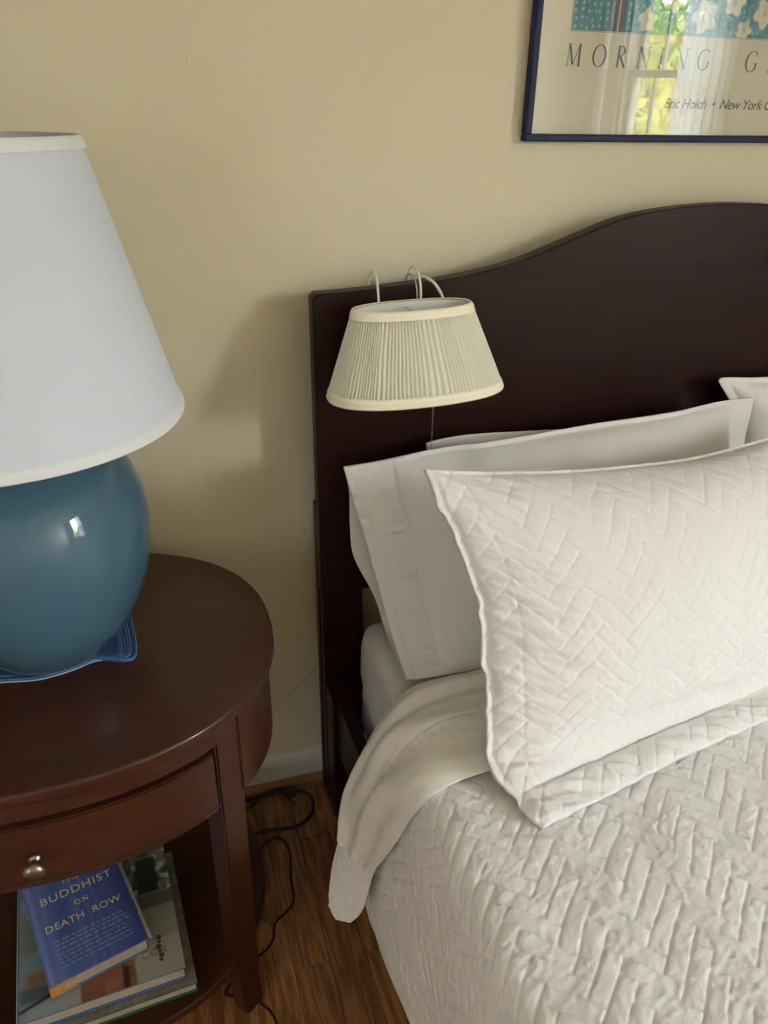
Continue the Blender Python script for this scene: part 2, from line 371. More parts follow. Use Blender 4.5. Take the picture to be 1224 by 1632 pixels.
def window(name, x, s, w, cols):
    """sash window in a side wall; s = +1 for the outside being +x"""
    r = empty(name, (x, (w['y0']+w['y1'])/2, w['z0']), kind='structure'); inv = r.location
    y0, y1, z0, z1 = w['y0'], w['y1'], w['z0'], w['z1']; zm = z0+(z1-z0)*.48
    def bx(nm, lo, hi, m, bev=.002, **t):
        lo2 = [min(lo[i], hi[i])-inv[i] for i in range(3)]; hi2 = [max(lo[i], hi[i])-inv[i] for i in range(3)]
        return box(nm, lo2, hi2, m, r, bev, **t)
    xo = x+s*.12
    c = .07
    bx('casing', (x-s*.018, y0-c, z0-.02), (x-s*.0005, y0, z1+c), M['trim']); bx('casing', (x-s*.018, y1, z0-.02), (x-s*.0005, y1+c, z1+c), M['trim'])
    bx('casing', (x-s*.02, y0, z1), (x-s*.0005, y1, z1+c), M['trim']); bx('sill', (x-s*.05, y0-c-.02, z0-.03), (x+s*.05, y1+c+.02, z0), M['trim'])
    for a in ((y0, z0, y0+.025, z1), (y1-.025, z0, y1, z1), (y0+.025, z1-.02, y1-.025, z1)):
        bx('jamb', (x+s*.005, a[0], a[1]), (xo, a[2], a[3]), M['trim'])
    for (za, zb, xs) in ((z0, zm+.02, x+s*.045), (zm-.02, z1-.02, x+s*.08)):
        ya, yb = y0+.025, y1-.025
        f = bx('sash', (xs, ya, za), (xs+s*.03, ya+.035, zb), M['trim'])
        bx('sash', (xs, yb-.035, za), (xs+s*.03, yb, zb), M['trim']); bx('sash', (xs, ya+.035, za), (xs+s*.03, yb-.035, za+.04), M['trim'])
        bx('sash', (xs, ya+.035, zb-.04), (xs+s*.03, yb-.035, zb), M['trim'])
        gy0, gy1, gz0, gz1 = ya+.035, yb-.035, za+.04, zb-.04
        for i in range(cols):
            for j in range(2):
                bx('pane', (xs+s*.014, gy0+(gy1-gy0)*i/cols, gz0+(gz1-gz0)*j/2), (xs+s*.017, gy0+(gy1-gy0)*(i+1)/cols, gz0+(gz1-gz0)*(j+1)/2), M['glass'], 0)
        for i in range(1, cols):
            yy = gy0+(gy1-gy0)*i/cols; bx('muntin', (xs+s*.006, yy-.008, gz0), (xs+s*.025, yy+.008, gz1), M['trim'])
        zz = (gz0+gz1)/2; bx('muntin', (xs+s*.008, gy0, zz-.008), (xs+s*.023, gy1, zz+.008), M['trim'])
    return r
window('window_1', XR, 1, RW, 4)
window('window_2', XL, -1, LW, 4)
def curtain(x, y0, y1, z0, z1, amp, waves, label, mt='sheer'):
    n = 90; V = []; F = []; rows = 14
    for j in range(rows):
        t = j/(rows-1); z = z1+(z0-z1)*t
        for i in range(n):
            u = i/(n-1); y = y0+(y1-y0)*(u+.02*math.sin(7*u+3*t))
            V.append((x+amp*math.sin(2*PI*waves*u+.5*math.sin(5*t))*(.5+.5*t), y, z))
    for j in range(rows-1):
        for i in range(n-1): a = j*n+i; F.append((a, a+1, a+1+n, a+n))
    o = link('curtain', mesh('curtain', V, F), M[mt], None, True, label=label, category='curtain')
    md = o.modifiers.new('thick', 'SOLIDIFY'); md.thickness = .0012
    return o
curtain(XR-.085, -2.76, -2.36, .30, 2.49, .018, 6, 'sheer white curtain at the side of the right window nearer the bed')
curtain(XR-.085, -3.56, -3.47, .30, 2.49, .018, 4, 'narrow bunch of sheer white curtain at the far side of the right window')
curtain(XL+.085, -3.45, -2.35, .30, 2.37, .02, 11, 'unseen dense white curtain added across the left window to soften its light', 'added_drape')  # added out of view to weaken and spread the left window's daylight
tube('curtain_rod', [(XL+.085, -3.56, 2.38), (XL+.085, -2.24, 2.38)], .011, M['trim'], smooth=False, label='white rod carrying the added dense curtain of the left window', category='curtain rod')
tube('curtain_rod', [(XR-.085, -3.56, 2.5), (XR-.085, -2.22, 2.5)], .011, M['trim'], smooth=False, label='white rod carrying the sheer curtains above the right window', category='curtain rod')

# ---------------------------------------------------------------- outdoors seen through the windows
box('ground', (-22, -26, -3.4), (26, 14, -3.3), M['grass'], kind='structure')
def tree(x, y, h, r, seed, lm, label, n=9000):
    t = empty('tree', (x, y, -3.3), label=label, category='tree', group='trees outside the windows')
    rr = np.random.default_rng(seed)
    tubes('trunk', [([(0,0,0),(.1,.05,h*.5),(0,.1,h*.85)], [.2,.14,.05]), ([(.05,0,h*.45),(r*.5,.3,h*.7)], [.08,.03]), ([(.05,0,h*.5),(-r*.5,-.2,h*.75)], [.08,.03])], M['bark'], t)
    cl = rr.normal(0, 1, (26,3)); cl /= np.linalg.norm(cl, axis=1)[:,None]; cl *= rr.uniform(.3,1,(26,1))*np.array([r*.8, r*.8, h*.3]); cl[:,2] += h*.66
    c = cl[rr.integers(0,26,n)] + rr.normal(0, r*.19, (n,3))
    a = rr.normal(0,1,(n,3)); a /= np.linalg.norm(a, axis=1)[:,None]; b2 = np.cross(a, rr.normal(0,1,(n,3))); b2 /= np.linalg.norm(b2, axis=1)[:,None]
    s = rr.uniform(.08,.17,(n,1))
    V = np.stack([c-a*s, c-b2*s*.5, c+a*s, c+b2*s*.5], 1).reshape(-1,3); F = [tuple(range(4*i,4*i+4)) for i in range(n)]
    link('foliage', mesh('foliage', V, F), lm, t, False, kind='stuff')
for i, (x, y, h, r) in enumerate([(8.6,-8.6,6.0,2.1),(9.0,-13.2,6.1,2.2),(13.6,-11.2,7.0,2.5),(8.8,-4.2,5.7,1.9),(14.0,-17.0,7.0,2.5),(13.8,-6.0,6.7,2.4),(4.9,-16.5,5.2,1.6)]):
    tree(x, y, h, r, 10+i, M['leaf'] if i % 2 == 0 else M['leaf2'], 'yellow-green leafy tree in the garden, seen mirrored in the poster glass')

# ---------------------------------------------------------------- bed
bed = empty('bed', (1.125, -1.1, 0), label='dark espresso wooden bed with an arched headboard, beside the night table', category='bed')
BO = bed.location
def bpart(name, me_o): me_o.parent = bed; me_o.matrix_parent_inverse = Matrix.Translation(-Vector(BO)); return me_o
hx0, hx1, hyF, hyB = .295, 1.955, -.100, -.064
ctl = [(.303,1.212),(.36,1.2135),(.432,1.218),(.49,1.2225),(.567,1.2295),(.68,1.2505),(.778,1.2825),(.884,1.3185),(.96,1.333),(1.04,1.341),(1.125,1.344)]
top = catmull([(a,0,z) for a,z in ctl], 5)[:, [0,2]]
full = [tuple(p) for p in top] + [(2.25-p[0], p[1]) for p in top[::-1][1:]]
poly = [(hx0, .592)] + [(hx0, 1.204)] + full + [(hx1, 1.204), (hx1, .592)]
V = [(x, hyF, z) for x, z in poly] + [(x, hyB, z) for x, z in poly]; n = len(poly)
bm = bmesh.new(); vs = [bm.verts.new(v) for v in V]
bm.faces.new(vs[:n]); bm.faces.new(vs[n:][::-1])
for i in range(n): bm.faces.new((vs[i], vs[n+i], vs[n+(i+1)%n], vs[(i+1)%n]))
bmesh.ops.recalc_face_normals(bm, faces=bm.faces)
es = [e for e in bm.edges if len(e.link_faces) == 2 and e.calc_face_angle(0) > .8]
bmesh.ops.bevel(bm, geom=es, offset=.0035, segments=3, affect='EDGES', profile=.5)
bpart('', link('headboard_panel', bm_mesh('headboard_panel', bm), M['espresso']))
for s in (0, 1):
    fx = lambda x: x if s == 0 else 2.25-x
    def mb(nm, xa, xb, ya, yb, za, zb, bev=.003):
        return bpart('', box(nm, (min(fx(xa),fx(xb)), ya, za), (max(fx(xa),fx(xb)), yb, zb), M['espresso'], None, bev))
    mb('post', .297, .387, -.062, -.033, .0, .785)                 # runs up behind the panel
    mb('post_front', .299, .387, -.090, -.0635, .0, .591)
    mb('rail_bracket', .301, .372, -.152, -.0905, .0, .352)
    mb('side_rail', .312, .338, -2.17, -.153, .20, .352)
    mb('rail_ledger', .339, .362, -2.17, -.153, .20, .232)
    mb('leg', .302, .372, -2.26, -2.171, .0, .40)
bpart('', box('footboard_rail', (.373, -2.235, .18), (1.877, -2.20, .46), M['espresso'], None, .004))
for i in range(12):
    y = -.24-i*.165; bpart('', box('slat', (.340, y-.035, .2325), (1.910, y+.035, .249), M['shoe'], None, .002))

def soft_block(name, lo, hi, r, mat_, cuts=40, wob=.002, **t):
    b = bmesh.new(); bmesh.ops.create_cube(b, size=1); bmesh.ops.subdivide_edges(b, edges=b.edges[:], cuts=cuts, use_grid_fill=True)
    c = (np.array(lo)+np.array(hi))/2; h = (np.array(hi)-np.array(lo))/2
    for v in b.verts:
        # concentrate vertices near the edges
        q = np.array([math.copysign(abs(2*a)**.6, a) if abs(a) > 1e-9 else 0 for a in v.co])*h
        inner = np.clip(q, -(h-r), h-r); d = q-inner; L = np.linalg.norm(d)
        if L > 1e-9: q = inner+d/L*r
        v.co = Vector(q+c)
    b.normal_update()
    co = np.array([v.co for v in b.verts]); w = wob*(vnoise(co[:,0]*9+co[:,2]*7, co[:,1]*9+co[:,2]*5, 3)+.5*vnoise(co[:,0]*25, co[:,1]*22+co[:,2]*30, 4))
    for v, ww in zip(b.verts, w): v.co += v.normal*float(ww)
    return link(name, bm_mesh(name, b), mat_, None, True, **t)
soft_block('mattress', (.368, -2.16, .2495), (1.882, -.120, .530), .035, M['mattress'], 44, .004,
           label='mattress in a white fitted sheet, its corner bare below the pillows', category='mattress')

# quilt over the bed
Uq = np.r_[np.linspace(0, .40, 160), np.linspace(.40, 1.22, 372)[1:], np.linspace(1.22, 2.36, 120)[1:]]
Vq = np.r_[np.linspace(0, .78, 354), np.linspace(.78, 1.90, 130)[1:]]
sec = catmull([(.283,.175),(.285,.25),(.292,.36),(.302,.45),(.312,.505),(.328,.545),(.355,.561),(.42,.568),(.70,.578),(1.125,.585),(1.55,.578),(1.84,.566),(1.895,.561),(1.925,.545),(1.94,.505),(1.95,.45),(1.958,.36),(1.965,.25),(1.967,.175)], 10)
d = np.r_[0, np.cumsum(np.linalg.norm(np.diff(sec, axis=0), axis=1))]
Us = Uq/Uq[-1]*d[-1]
sx = np.interp(Us, d, sec[:,0]); sz = np.interp(Us, d, sec[:,1])
yy = -.47-Vq
P = np.zeros((len(Vq), len(Us), 3)); P[...,0] = sx[None]; P[...,1] = yy[:,None]; P[...,2] = sz[None]
UU, VV = np.meshgrid(Us, Vq)
side = sstep(.30, .0, UU)                                          # hanging part on the near side
P[...,0] -= side*(.010*np.sin(VV*9+1)+.008*fbm(VV*6, UU*3, 5)+.006)
P[...,2] += (1-side)*.005*fbm(P[...,0]*4, P[...,1]*4, 8)
# rounded hem corner toward the pillows
P[...,2] += side*.09*sstep(.09, 0, VV)**1.2
# foot end falls over the mattress end
ft = sstep(-2.16, -2.33, P[...,1]); P[...,1] = np.maximum(P[...,1], -2.18-.012*(ft)); P[...,2] -= ft*.30*sstep(.2,.5,P[...,2]+.0)
N = normals(P)
if N[len(Vq)//4, 400, 2] < 0: N = -N
h = quilted(UU, VV, .0250, .0017, 11, .00075)+.0016*fbm(UU*14, VV*22, 21)
wr = side*.0022*vnoise(UU*9, VV*85+UU*14, 31)                      # close vertical puckers on the side
hemfade = sstep(0, .012, UU)
P += N*((h*(1+.15*side)+wr*.8)*hemfade)[...,None]
quilt = solid('quilt', P[:, ::-1], .007, M['quilt'], label='white herringbone-stitched quilt covering the bed', category='quilt')

# folded-back band of sheet + quilt at the head of the bed
Hc = [(1.90,-.41,.57),(1.40,-.405,.582),(.90,-.405,.584),(.60,-.405,.582),(.43,-.408,.578),(.374,-.415,.568),(.332,-.430,.540),(.295,-.441,.49),(.262,-.452,.43),(.238,-.471,.38),(.222,-.505,.342)]
Fc = [(1.90,-.66,.577),(1.40,-.655,.589),(.90,-.65,.590),(.60,-.65,.588),(.435,-.650,.582),(.353,-.650,.567),(.315,-.650,.535),(.291,-.638,.47),(.272,-.610,.39),(.262,-.592,.352),(.258,-.585,.338)]
def band(Hc, Fc, nu, nv, ts=None):
    u = np.linspace(0,1,nu); Hh = resample(Hc, ts=u); Ff = resample(Fc, ts=u)
    w = np.linspace(0,1,nv)[:,None,None]; return Hh[None]*(1-w)+Ff[None]*w
nu, nv = 620, 130
B = band(Hc, Fc, nu, nv); N = normals(B)
if N[nv//2, 60, 2] < 0: N = -N
w = np.linspace(0,1,nv)[:,None]; u = np.linspace(0,1,nu)[None]
L = np.linalg.norm(np.diff(B[nv//2], axis=0), axis=1); s = np.r_[0, np.cumsum(L)][None]
S, Wd = np.broadcast_arrays(s, w)
stop = s[0,-1]
hang = sstep(stop-.36, stop-.18, S)
bulge = .016*(1-np.abs(2*Wd-1)**5)*(1-.8*sstep(stop-.10, stop, S))
# long soft folds running with the head edge, breaking into gathers over the side
f1 = .007*np.exp(-((Wd-.20-.05*np.sin(S*3))/.055)**2)*(1-.3*hang)-.004*np.exp(-((Wd-.30-.04*np.sin(S*3))/.05)**2)
f2 = .004*fbm(Wd*4+S*2, S*6, 41) + hang*.007*np.sin(Wd*15+S*14+1.5*vnoise(S*12,Wd*3,4))*np.sin(np.clip(Wd,0,1)*PI)
hem = -.0016*np.exp(-((Wd-.52)/.012)**2)
puck = .0014*vnoise(S*150, Wd*7, 43)*np.exp(-((Wd-.56)/.07)**2)*(sstep(stop-.42, stop-.25, S))
B2 = B + N*(bulge+f1+f2+hem+puck)[...,None]
# roll the head edge down on to the mattress
edge = []
for kk, (dn, inn) in enumerate([(.044,.012),(.034,-.002),(.020,-.008),(.008,-.006)]):
    e = B2[0].copy(); dirv = B2[0]-B2[8]; dirv /= np.linalg.norm(dirv, axis=1)[:,None]
    fade = (1-.72*hang[0])[:,None]
    e = e - N[0]*dn*fade - dirv*inn; edge.append(e)
B3 = np.concatenate([np.array(edge), B2], 0)
if normals(B3)[nv//2, 60, 2] < 0: B3 = B3[:, ::-1]
sheet = solid('flat_sheet', B3, .0045, M['sheet'], label='smooth white top sheet folded back over the quilt and hanging down at the side', category='sheet')

# corner of the quilt that hangs out below the folded sheet
qH = [(.262,-.458,.42),(.238,-.478,.375),(.224,-.500,.342),(.208,-.520,.308),(.196,-.543,.278),(.192,-.558,.262),(.193,-.572,.250),(.199,-.584,.241)]
qF = [(.280,-.605,.42),(.273,-.600,.385),(.266,-.590,.352),(.261,-.585,.322),(.256,-.586,.296),(.250,-.590,.272),(.240,-.594,.251),(.222,-.595,.238)]
Q = band(qH, qF, 150, 90)
Nq = normals(Q)
if Nq[45,75,0] > 0: Q = Q[:, ::-1]; Nq = normals(Q)
wq = np.linspace(0,1,90)[:,None]; uq = np.linspace(0,1,150)[None]; Lq = .26
Q = Q + Nq*(.008*np.sin(wq*PI)**.5 - .006 + quilted(uq*Lq+wq*0, wq*.12+uq*0, .0262, .0012, 51, .0006) + .001*fbm(uq*12,wq*9,6)
            - .0012*np.exp(-((np.minimum(wq,1-wq)-.07)/.02)**2))[...,None]*sstep(1.0,.80,uq)[...,None]
fl_o = solid('quilt_corner', Q, .009, M['quilt'], quilt)

# ---------------------------------------------------------------- pillows
def cushion(name, bot, top, left, right, tf, tb, nu, nv, mt, label, flange=(.0,.0,.0,.0), hfront=None, hback=None, left_back=None, pw=2.6, cat='pillow', back_res=1, rim_t=.0022, wob=0):
    r = empty(name, tuple(np.mean([bot[0], bot[-1]], 0)), label=label, category=cat)
    inv = Matrix.Translation(-Vector(r.location))
    U = np.linspace(0,1,nu); V = np.linspace(0,1,nv)
    def sheet(side, lf):
        P = coons(bot, top, lf, right, U, V); N = normals(P)
        if N[nv//2, nu//2, 1] > 0: N = -N
        if side < 0: N = -N
        fl, fr, fb, ftp = flange
        a = np.clip((U-fl)/(1-fl-fr), 0, 1)[None]; b2 = np.clip((V-fb)/(1-fb-ftp), 0, 1)[:,None]
        sh = np.clip(1-np.abs(2*a-1)**pw, 0, 1)**.62*np.clip(1-np.abs(2*b2-1)**pw, 0, 1)**.62
        th = (tf if side > 0 else tb)
        W = np.linalg.norm(np.array(bot[-1])-np.array(bot[0])); Hh = np.linalg.norm(np.array(top[0])-np.array(bot[0]))
        X, Y = np.meshgrid(U*W, V*Hh)
        hf = (hfront if side > 0 else hback); hh = hf(X, Y, a+0*b2, b2+0*a, U[None]+0*b2, V[:,None]+0*a) if hf else 0
        Q_ = P + N*(th*sh+rim_t+hh)[...,None]
        ed = np.exp(-((U/.02)**2))[None]+0*b2; Q_[...,0] += ed*wob*vnoise(Y*55, X*0+3, 7); Q_[...,2] -= np.exp(-((V/.02)**2))[:,None]*wob*.5*vnoise(X*45, Y*0, 8)
        return Q_
    A = sheet(1, left); Bk = sheet(-1, left_back or left)
    if normals(A)[nv//2, nu//2, 1] > 0: A = A[:, ::-1]; Bk = Bk[:, ::-1]
    return r, inv, A, Bk
def join_fb(name, A, Bk, mt, parent, inv, open_u=None):
    ob = grid_mesh(name, A, mt, None)
    bk = grid_mesh('t', Bk[:, ::-1], mt, None)
    b = bmesh.new(); b.from_mesh(ob.data); b.from_mesh(bk.data)
    # rim strips
    nv, nu = A.shape[:2]
    def rim(R):
        vs = [[b.verts.new(tuple(p)) for p in row] for row in R]
        for j in range(len(vs)-1):
            for i in range(len(vs[0])-1): b.faces.new((vs[j][i], vs[j][i+1], vs[j+1][i+1], vs[j+1][i])).smooth = True
    rims = {'b': np.stack([Bk[0], A[0]]), 't': np.stack([A[-1], Bk[-1]]), 'l': np.stack([A[:,0], Bk[:,0]]), 'r': np.stack([Bk[:,-1], A[:,-1]])}
    for k, R in rims.items():
        if k == open_u: continue
        mid = (R[0]+R[1])/2; c = A.reshape(-1,3).mean(0)
        rim(R)
    bmesh.ops.remove_doubles(b, verts=b.verts, dist=1e-6); bmesh.ops.recalc_face_normals(b, faces=b.faces) if open_u is None else None
    b.to_mesh(ob.data); b.free(); bpy.data.objects.remove(bk)
    ob.parent = parent; ob.matrix_parent_inverse = inv
    return ob

# quilted sham in front
shamL = [(.468,-.768,.577),(.445,-.715,.587),(.430,-.660,.612),(.438,-.615,.678),(.437,-.585,.763),(.439,-.565,.819),(.422,-.535,.893),(.404,-.51,.946),(.388,-.485,.989),(.377,-.465,1.024)]
shamT = [(.377,-.465,1.024),(.466,-.46,1.007),(.627,-.445,.984),(.754,-.43,.971),(.907,-.41,.962),(1.072,-.39,.972),(1.20,-.375,.985)]
shamB = [(.468,-.768,.577),(.60,-.742,.583),(.77,-.708,.588),(.93,-.680,.588),(1.10,-.655,.588),(1.27,-.63,.587)]
shamR = [(1.27,-.63,.587),(1.265,-.585,.592),(1.26,-.555,.612),(1.26,-.525,.68),(1.25,-.49,.763),(1.245,-.46,.83),(1.23,-.43,.90),(1.215,-.40,.95),(1.20,-.375,.985)]
def sham_h(X, Y, a, b2, U, V):
    inside = sstep(0,.05,a)*sstep(1,.95,a)*sstep(0,.03,b2)*sstep(1,.96,b2)
    fl = .3*np.exp(-((U-.060)/.003)**2)+np.exp(-((V-.105)/.007)**2)*(U > .05)
    left = np.exp(-((U-.07)/.10)**2)
    h = quilted(X, Y, .0255, .0016, 61, .0007)
    h = h + left*(.0042*fbm(X*9, Y*34+X*15, 71)+.0022*vnoise(X*30, Y*80+X*20, 72))*sstep(0,.02,U)
    h = h + (1-left)*.0022*fbm(X*11+Y*3, Y*8, 73) - .0035*fl
    low = np.exp(-((V-.05)/.06)**2)
    h = h + low*(.0045*vnoise(X*42+Y*40, Y*18, 74)+.002*vnoise(X*90, Y*30, 75))*sstep(0,.02,V)
    h = h + .009*np.sin(np.clip(V/.105,0,1)*PI)**.7*sstep(0,.03,U)
    h = h + .004*vnoise(X*6+9, Y*6, 77)*inside
    return h
r, inv, A, Bk = cushion('sham_pillow', shamB, shamT, shamL, shamR, .105, .055, 420, 300, M['quilt'],
    'large white quilted sham pillow with a flange, leaning at the front of the pillows', (.012,.02,.105,.012), sham_h, None, pw=2.0, rim_t=.0034, wob=.004)
join_fb('quilted_cover', A, Bk, M['quilt'], r, inv)

# sleeping pillow in smooth case, open hem end to the left
pilL = [(.386,-.392,.572),(.385,-.340,.592),(.377,-.30,.645),(.360,-.262,.741),(.342,-.24,.825),(.325,-.225,.896),(.317,-.220,.932)]
pilLb = [(.386,-.388,.572),(.388,-.26,.586),(.374,-.225,.65),(.339,-.203,.733),(.332,-.202,.799),(.330,-.206,.874),(.317,-.2185,.932)]
pilT = [(.317,-.22,.932),(.383,-.22,.936),(.495,-.225,.949),(.681,-.23,.959),(.813,-.23,.968),(.997,-.225,.974),(1.101,-.22,.983),(1.177,-.22,.984)]
pilB = [(.386,-.392,.572),(.444,-.392,.568),(.60,-.390,.566),(.80,-.388,.566),(1.0,-.38,.568),(1.16,-.37,.57)]
pilR = [(1.16,-.37,.57),(1.185,-.31,.66),(1.175,-.27,.78),(1.163,-.24,.88),(1.177,-.22,.984)]
def case_h(X, Y, a, b2, U, V):
    hemU = .098
    inh = sstep(hemU+.004, hemU-.004, U)
    puck = np.exp(-((U-hemU+.022)/.020)**2)*.0034*vnoise(X*14, Y*115, 81)*sstep(0,.05,V)
    puck2 = np.exp(-((U-.012)/.010)**2)*.0030*vnoise(X*9, Y*85, 82)
    soft = .007*fbm(X*7-Y*2, Y*3.2, 83)*(1-inh)*sstep(.1,.2,U) + .0035*vnoise(X*26+Y*7, Y*5, 85)*np.exp(-((U-.2)/.12)**2)*(1-inh)
    topw = .004*vnoise(X*22, Y*11, 84)*np.exp(-((V-.93)/.09)**2)*sstep(.15,.3,U)
    return inh*.0018+puck+puck2+soft+topw-.0016*np.exp(-((U-hemU-.005)/.0022)**2)-.001*np.exp(-((U-.027)/.003)**2)
r, inv, A, Bk = cushion('pillow', pilB, pilT, pilL, pilR, .095, .055, 420, 340, M['linen'],
    'white bed pillow in a smooth pillowcase, open hemmed end toward the night table', (.10,.045,.01,.02), case_h, None, left_back=pilLb, pw=2.4)
join_fb('pillowcase', A, Bk, M['linen'], r, inv, open_u=None if A[0,0,0] > A[0,-1,0] else 'l')

# pillow standing behind it
b2L = [(.50,-.190,.573),(.505,-.175,.70),(.50,-.165,.84),(.495,-.157,.935)]
b2T = [(.495,-.157,.935),(.53,-.158,.941),(.60,-.160,.944),(.72,-.162,.938),(.90,-.165,.93),(1.10,-.165,.92)]
b2B = [(.50,-.19,.573),(.8,-.19,.573),(1.10,-.19,.573)]
b2R = [(1.10,-.19,.573),(1.11,-.175,.75),(1.10,-.165,.92)]
def soft_h(X, Y, a, b2, U, V): return .003*fbm(X*8, Y*7, 91)+.0012*vnoise(X*60, Y*20, 92)*np.exp(-((V-.95)/.06)**2)
r, inv, A, Bk = cushion('pillow', b2B, b2T, b2L, b2R, .022, .045, 120, 80, M['linen'],
    'white pillow mostly hidden between the headboard and the hemmed pillow, one corner peeking out', (.02,.02,.02,.03), soft_h, soft_h)
join_fb('pillowcase', A, Bk, M['linen'], r, inv)
# pillow of the far side
b3L = [(1.225,-.20,.575),(1.235,-.19,.70),(1.205,-.175,.85),(1.181,-.165,.94),(1.134,-.16,1.005)]
b3T = [(1.134,-.16,1.005),(1.15,-.160,1.011),(1.26,-.16,1.003),(1.5,-.16,1.0),(1.85,-.16,.99)]
b3B = [(1.225,-.20,.575),(1.5,-.24,.572),(1.84,-.24,.572)]
b3R = [(1.84,-.24,.572),(1.86,-.19,.8),(1.85,-.16,.99)]
r, inv, A, Bk = cushion('pillow', b3B, b3T, b3L, b3R, .075, .035, 140, 90, M['linen'],
    'white pillow on the far side of the bed, at the right edge of the picture', (.03,.03,.03,.03), soft_h, soft_h)
join_fb('pillowcase', A, Bk, M['linen'], r, inv)

# ---------------------------------------------------------------- clip-on reading lamp on the headboard
cl = empty('clip_on_lamp', (.457, -.19, 1.05), label='cream pleated clip-on reading lamp hooked over the headboard', category='lamp')
cinv = Matrix.Translation(-Vector(cl.location))
def cpart(o): o.parent = cl; o.matrix_parent_inverse = cinv; return o
cb = np.array([.460,-.192,1.052]); ct = np.array([.456,-.172,1.200]); ab, bb_ = .162, .086; at, bt = .107, .042
tilt = .015
def shade_pt(a, t, off=0):
    c = cb*(1-t)+ct*t; A = ab*(1-t)+at*t+off; Bq = bb_*(1-t)+bt*t+off
    ca, sa = math.cos(a), math.sin(a); e = .85
    x = A*math.copysign(abs(ca)**e, ca); y = Bq*math.copysign(abs(sa)**e, sa)
    rz = math.radians(2.0); x, y = x*math.cos(rz)-y*math.sin(rz), x*math.sin(rz)+y*math.cos(rz)
    return (c[0]+x, c[1]+y, c[2]+x*tilt)
nA = 900; rows = 9; P = np.zeros((rows, nA+1, 3))
ph = np.cumsum(.55+.9*np.abs(vnoise(np.arange(nA)*.021, np.zeros(nA), 3))); ph = np.r_[0, ph]/ph[-1]*2*PI*118
for j in range(rows):
    t = j/(rows-1)
    for i in range(nA+1):
        a = 2*PI*i/nA
        off = .0026*math.sin(ph[i]+.5*math.sin(6*t+i*.05))*(1-.25*t)-.0004
        P[j,i] = shade_pt(a, .05+.88*t, off)
P[:,-1] = P[:,0]
o = cpart(grid_mesh('lamp_shade', P, M['pleat'])); md = o.modifiers.new('s', 'SOLIDIFY'); md.thickness = .0008
P = np.array([[shade_pt(2*PI*i/160, t, -.004) for i in range(161)] for t in (.01,.5,.985)])
o = cpart(grid_mesh('shade_lining', P[:, ::-1], mat('white_lining', (.75,.78,.75), .8))); md = o.modifiers.new('s', 'SOLIDIFY'); md.thickness = .0006
def ribbon(t0, t1, nm):
    prof = [(t0,-.003),(t0-.006,.0005),(t0+(t1-t0)*.15,.0028),(t0+(t1-t0)*.45,.0022),(t0+(t1-t0)*.5,.0030),(t0+(t1-t0)*.85,.0030),(t1+.006,.001),(t1,-.003)]
    P = np.array([[shade_pt(2*PI*i/200, t, o_) for i in range(201)] for t, o_ in prof]); return cpart(grid_mesh(nm, P, M['pleat_trim']))
ribbon(0, .105, 'bottom_ribbon'); ribbon(.905, 1, 'top_ribbon')
# spider frame inside, socket and bulb
cpart(tubes('inner_frame', [([shade_pt(0,.93,-.004), shade_pt(PI,.93,-.004)], .0014), ([shade_pt(PI/2,.93,-.003), shade_pt(-PI/2,.93,-.003)], .0014)], M['wire']))
cpart(tubes('wire_hook', [([(.408,-.150,1.105),(.409,-.136,1.150),(.410,-.122,1.190),(.410,-.116,1.216),(.410,-.104,1.238),(.410,-.088,1.243),(.410,-.070,1.236),(.410,-.058,1.215),(.410,-.0605,1.185)], .0023)], M['wire'], k=8))
cpart(tubes('wire_hook', [([(.490,-.150,1.105),(.490,-.136,1.150),(.489,-.122,1.190),(.489,-.116,1.222),(.487,-.106,1.243),(.486,-.090,1.249),(.485,-.070,1.243),(.485,-.057,1.220),(.485,-.0605,1.19)], .0023)], M['wire'], k=8))
cpart(tubes('spring_hook', [([(.538,-.150,1.11),(.536,-.140,1.165),(.532,-.130,1.190),(.525,-.122,1.209),(.516,-.112,1.224),(.506,-.098,1.231),(.502,-.088,1.231)], [.0014,.0016,.0018,.0030,.0030,.0028,.0022])], M['wire'], k=8))
cpart(tubes('hook_rail', [([(.404,-.150,1.105),(.45,-.150,1.10),(.492,-.150,1.105),(.536,-.150,1.11)], .0022)], M['wire']))
cpart(lathe('socket', [(0,0),(.014,0),(.015,.02),(.015,.045),(.010,.052),(0,.052)], M['pleat_trim'], None, 32, (.456,-.175,1.100)))
bulb = [(0,-.062),(.010,-.061),(.018,-.055),(.0225,-.043),(.022,-.030),(.016,-.014),(.012,0),(0,0)]
cpart(lathe('bulb', bulb, mat('frosted_bulb', (.8,.8,.78), .4), None, 32, (.456,-.175,1.100)))
ch = bmesh.new()
for i in range(34):
    z = 1.085-i*.0048; bmesh.ops.create_icosphere(ch, subdivisions=1, radius=.0017, matrix=Matrix.Translation((.489-.0002*i*.3, -.205, z)))
bmesh.ops.create_cone(ch, cap_ends=True, segments=10, radius1=.004, radius2=.002, depth=.012, matrix=Matrix.Translation((.487,-.205,.918)))
cpart(link('pull_chain', bm_mesh('pull_chain', ch), M['chain'], None, True))
cpart(tube('lamp_cord', [(.456,-.175,1.14),(.470,-.140,1.13),(.4835,-.1165,1.19),(.4825,-.110,1.225),(.481,-.088,1.236),(.480,-.060,1.226),(.478,-.045,1.18),(.46,-.030,1.05),(.42,-.024,.80),(.37,-.024,.50),(.298,-.0175,.355),(.259,-.0175,.309),(.22,-.0175,.268),(.18,-.0175,.221),(.14,-.020,.165),(.09,-.024,.11),(.03,-.035,.03),(-.03,-.045,.003),(-.25,-.05,.003)], .0016, M['cordw']))

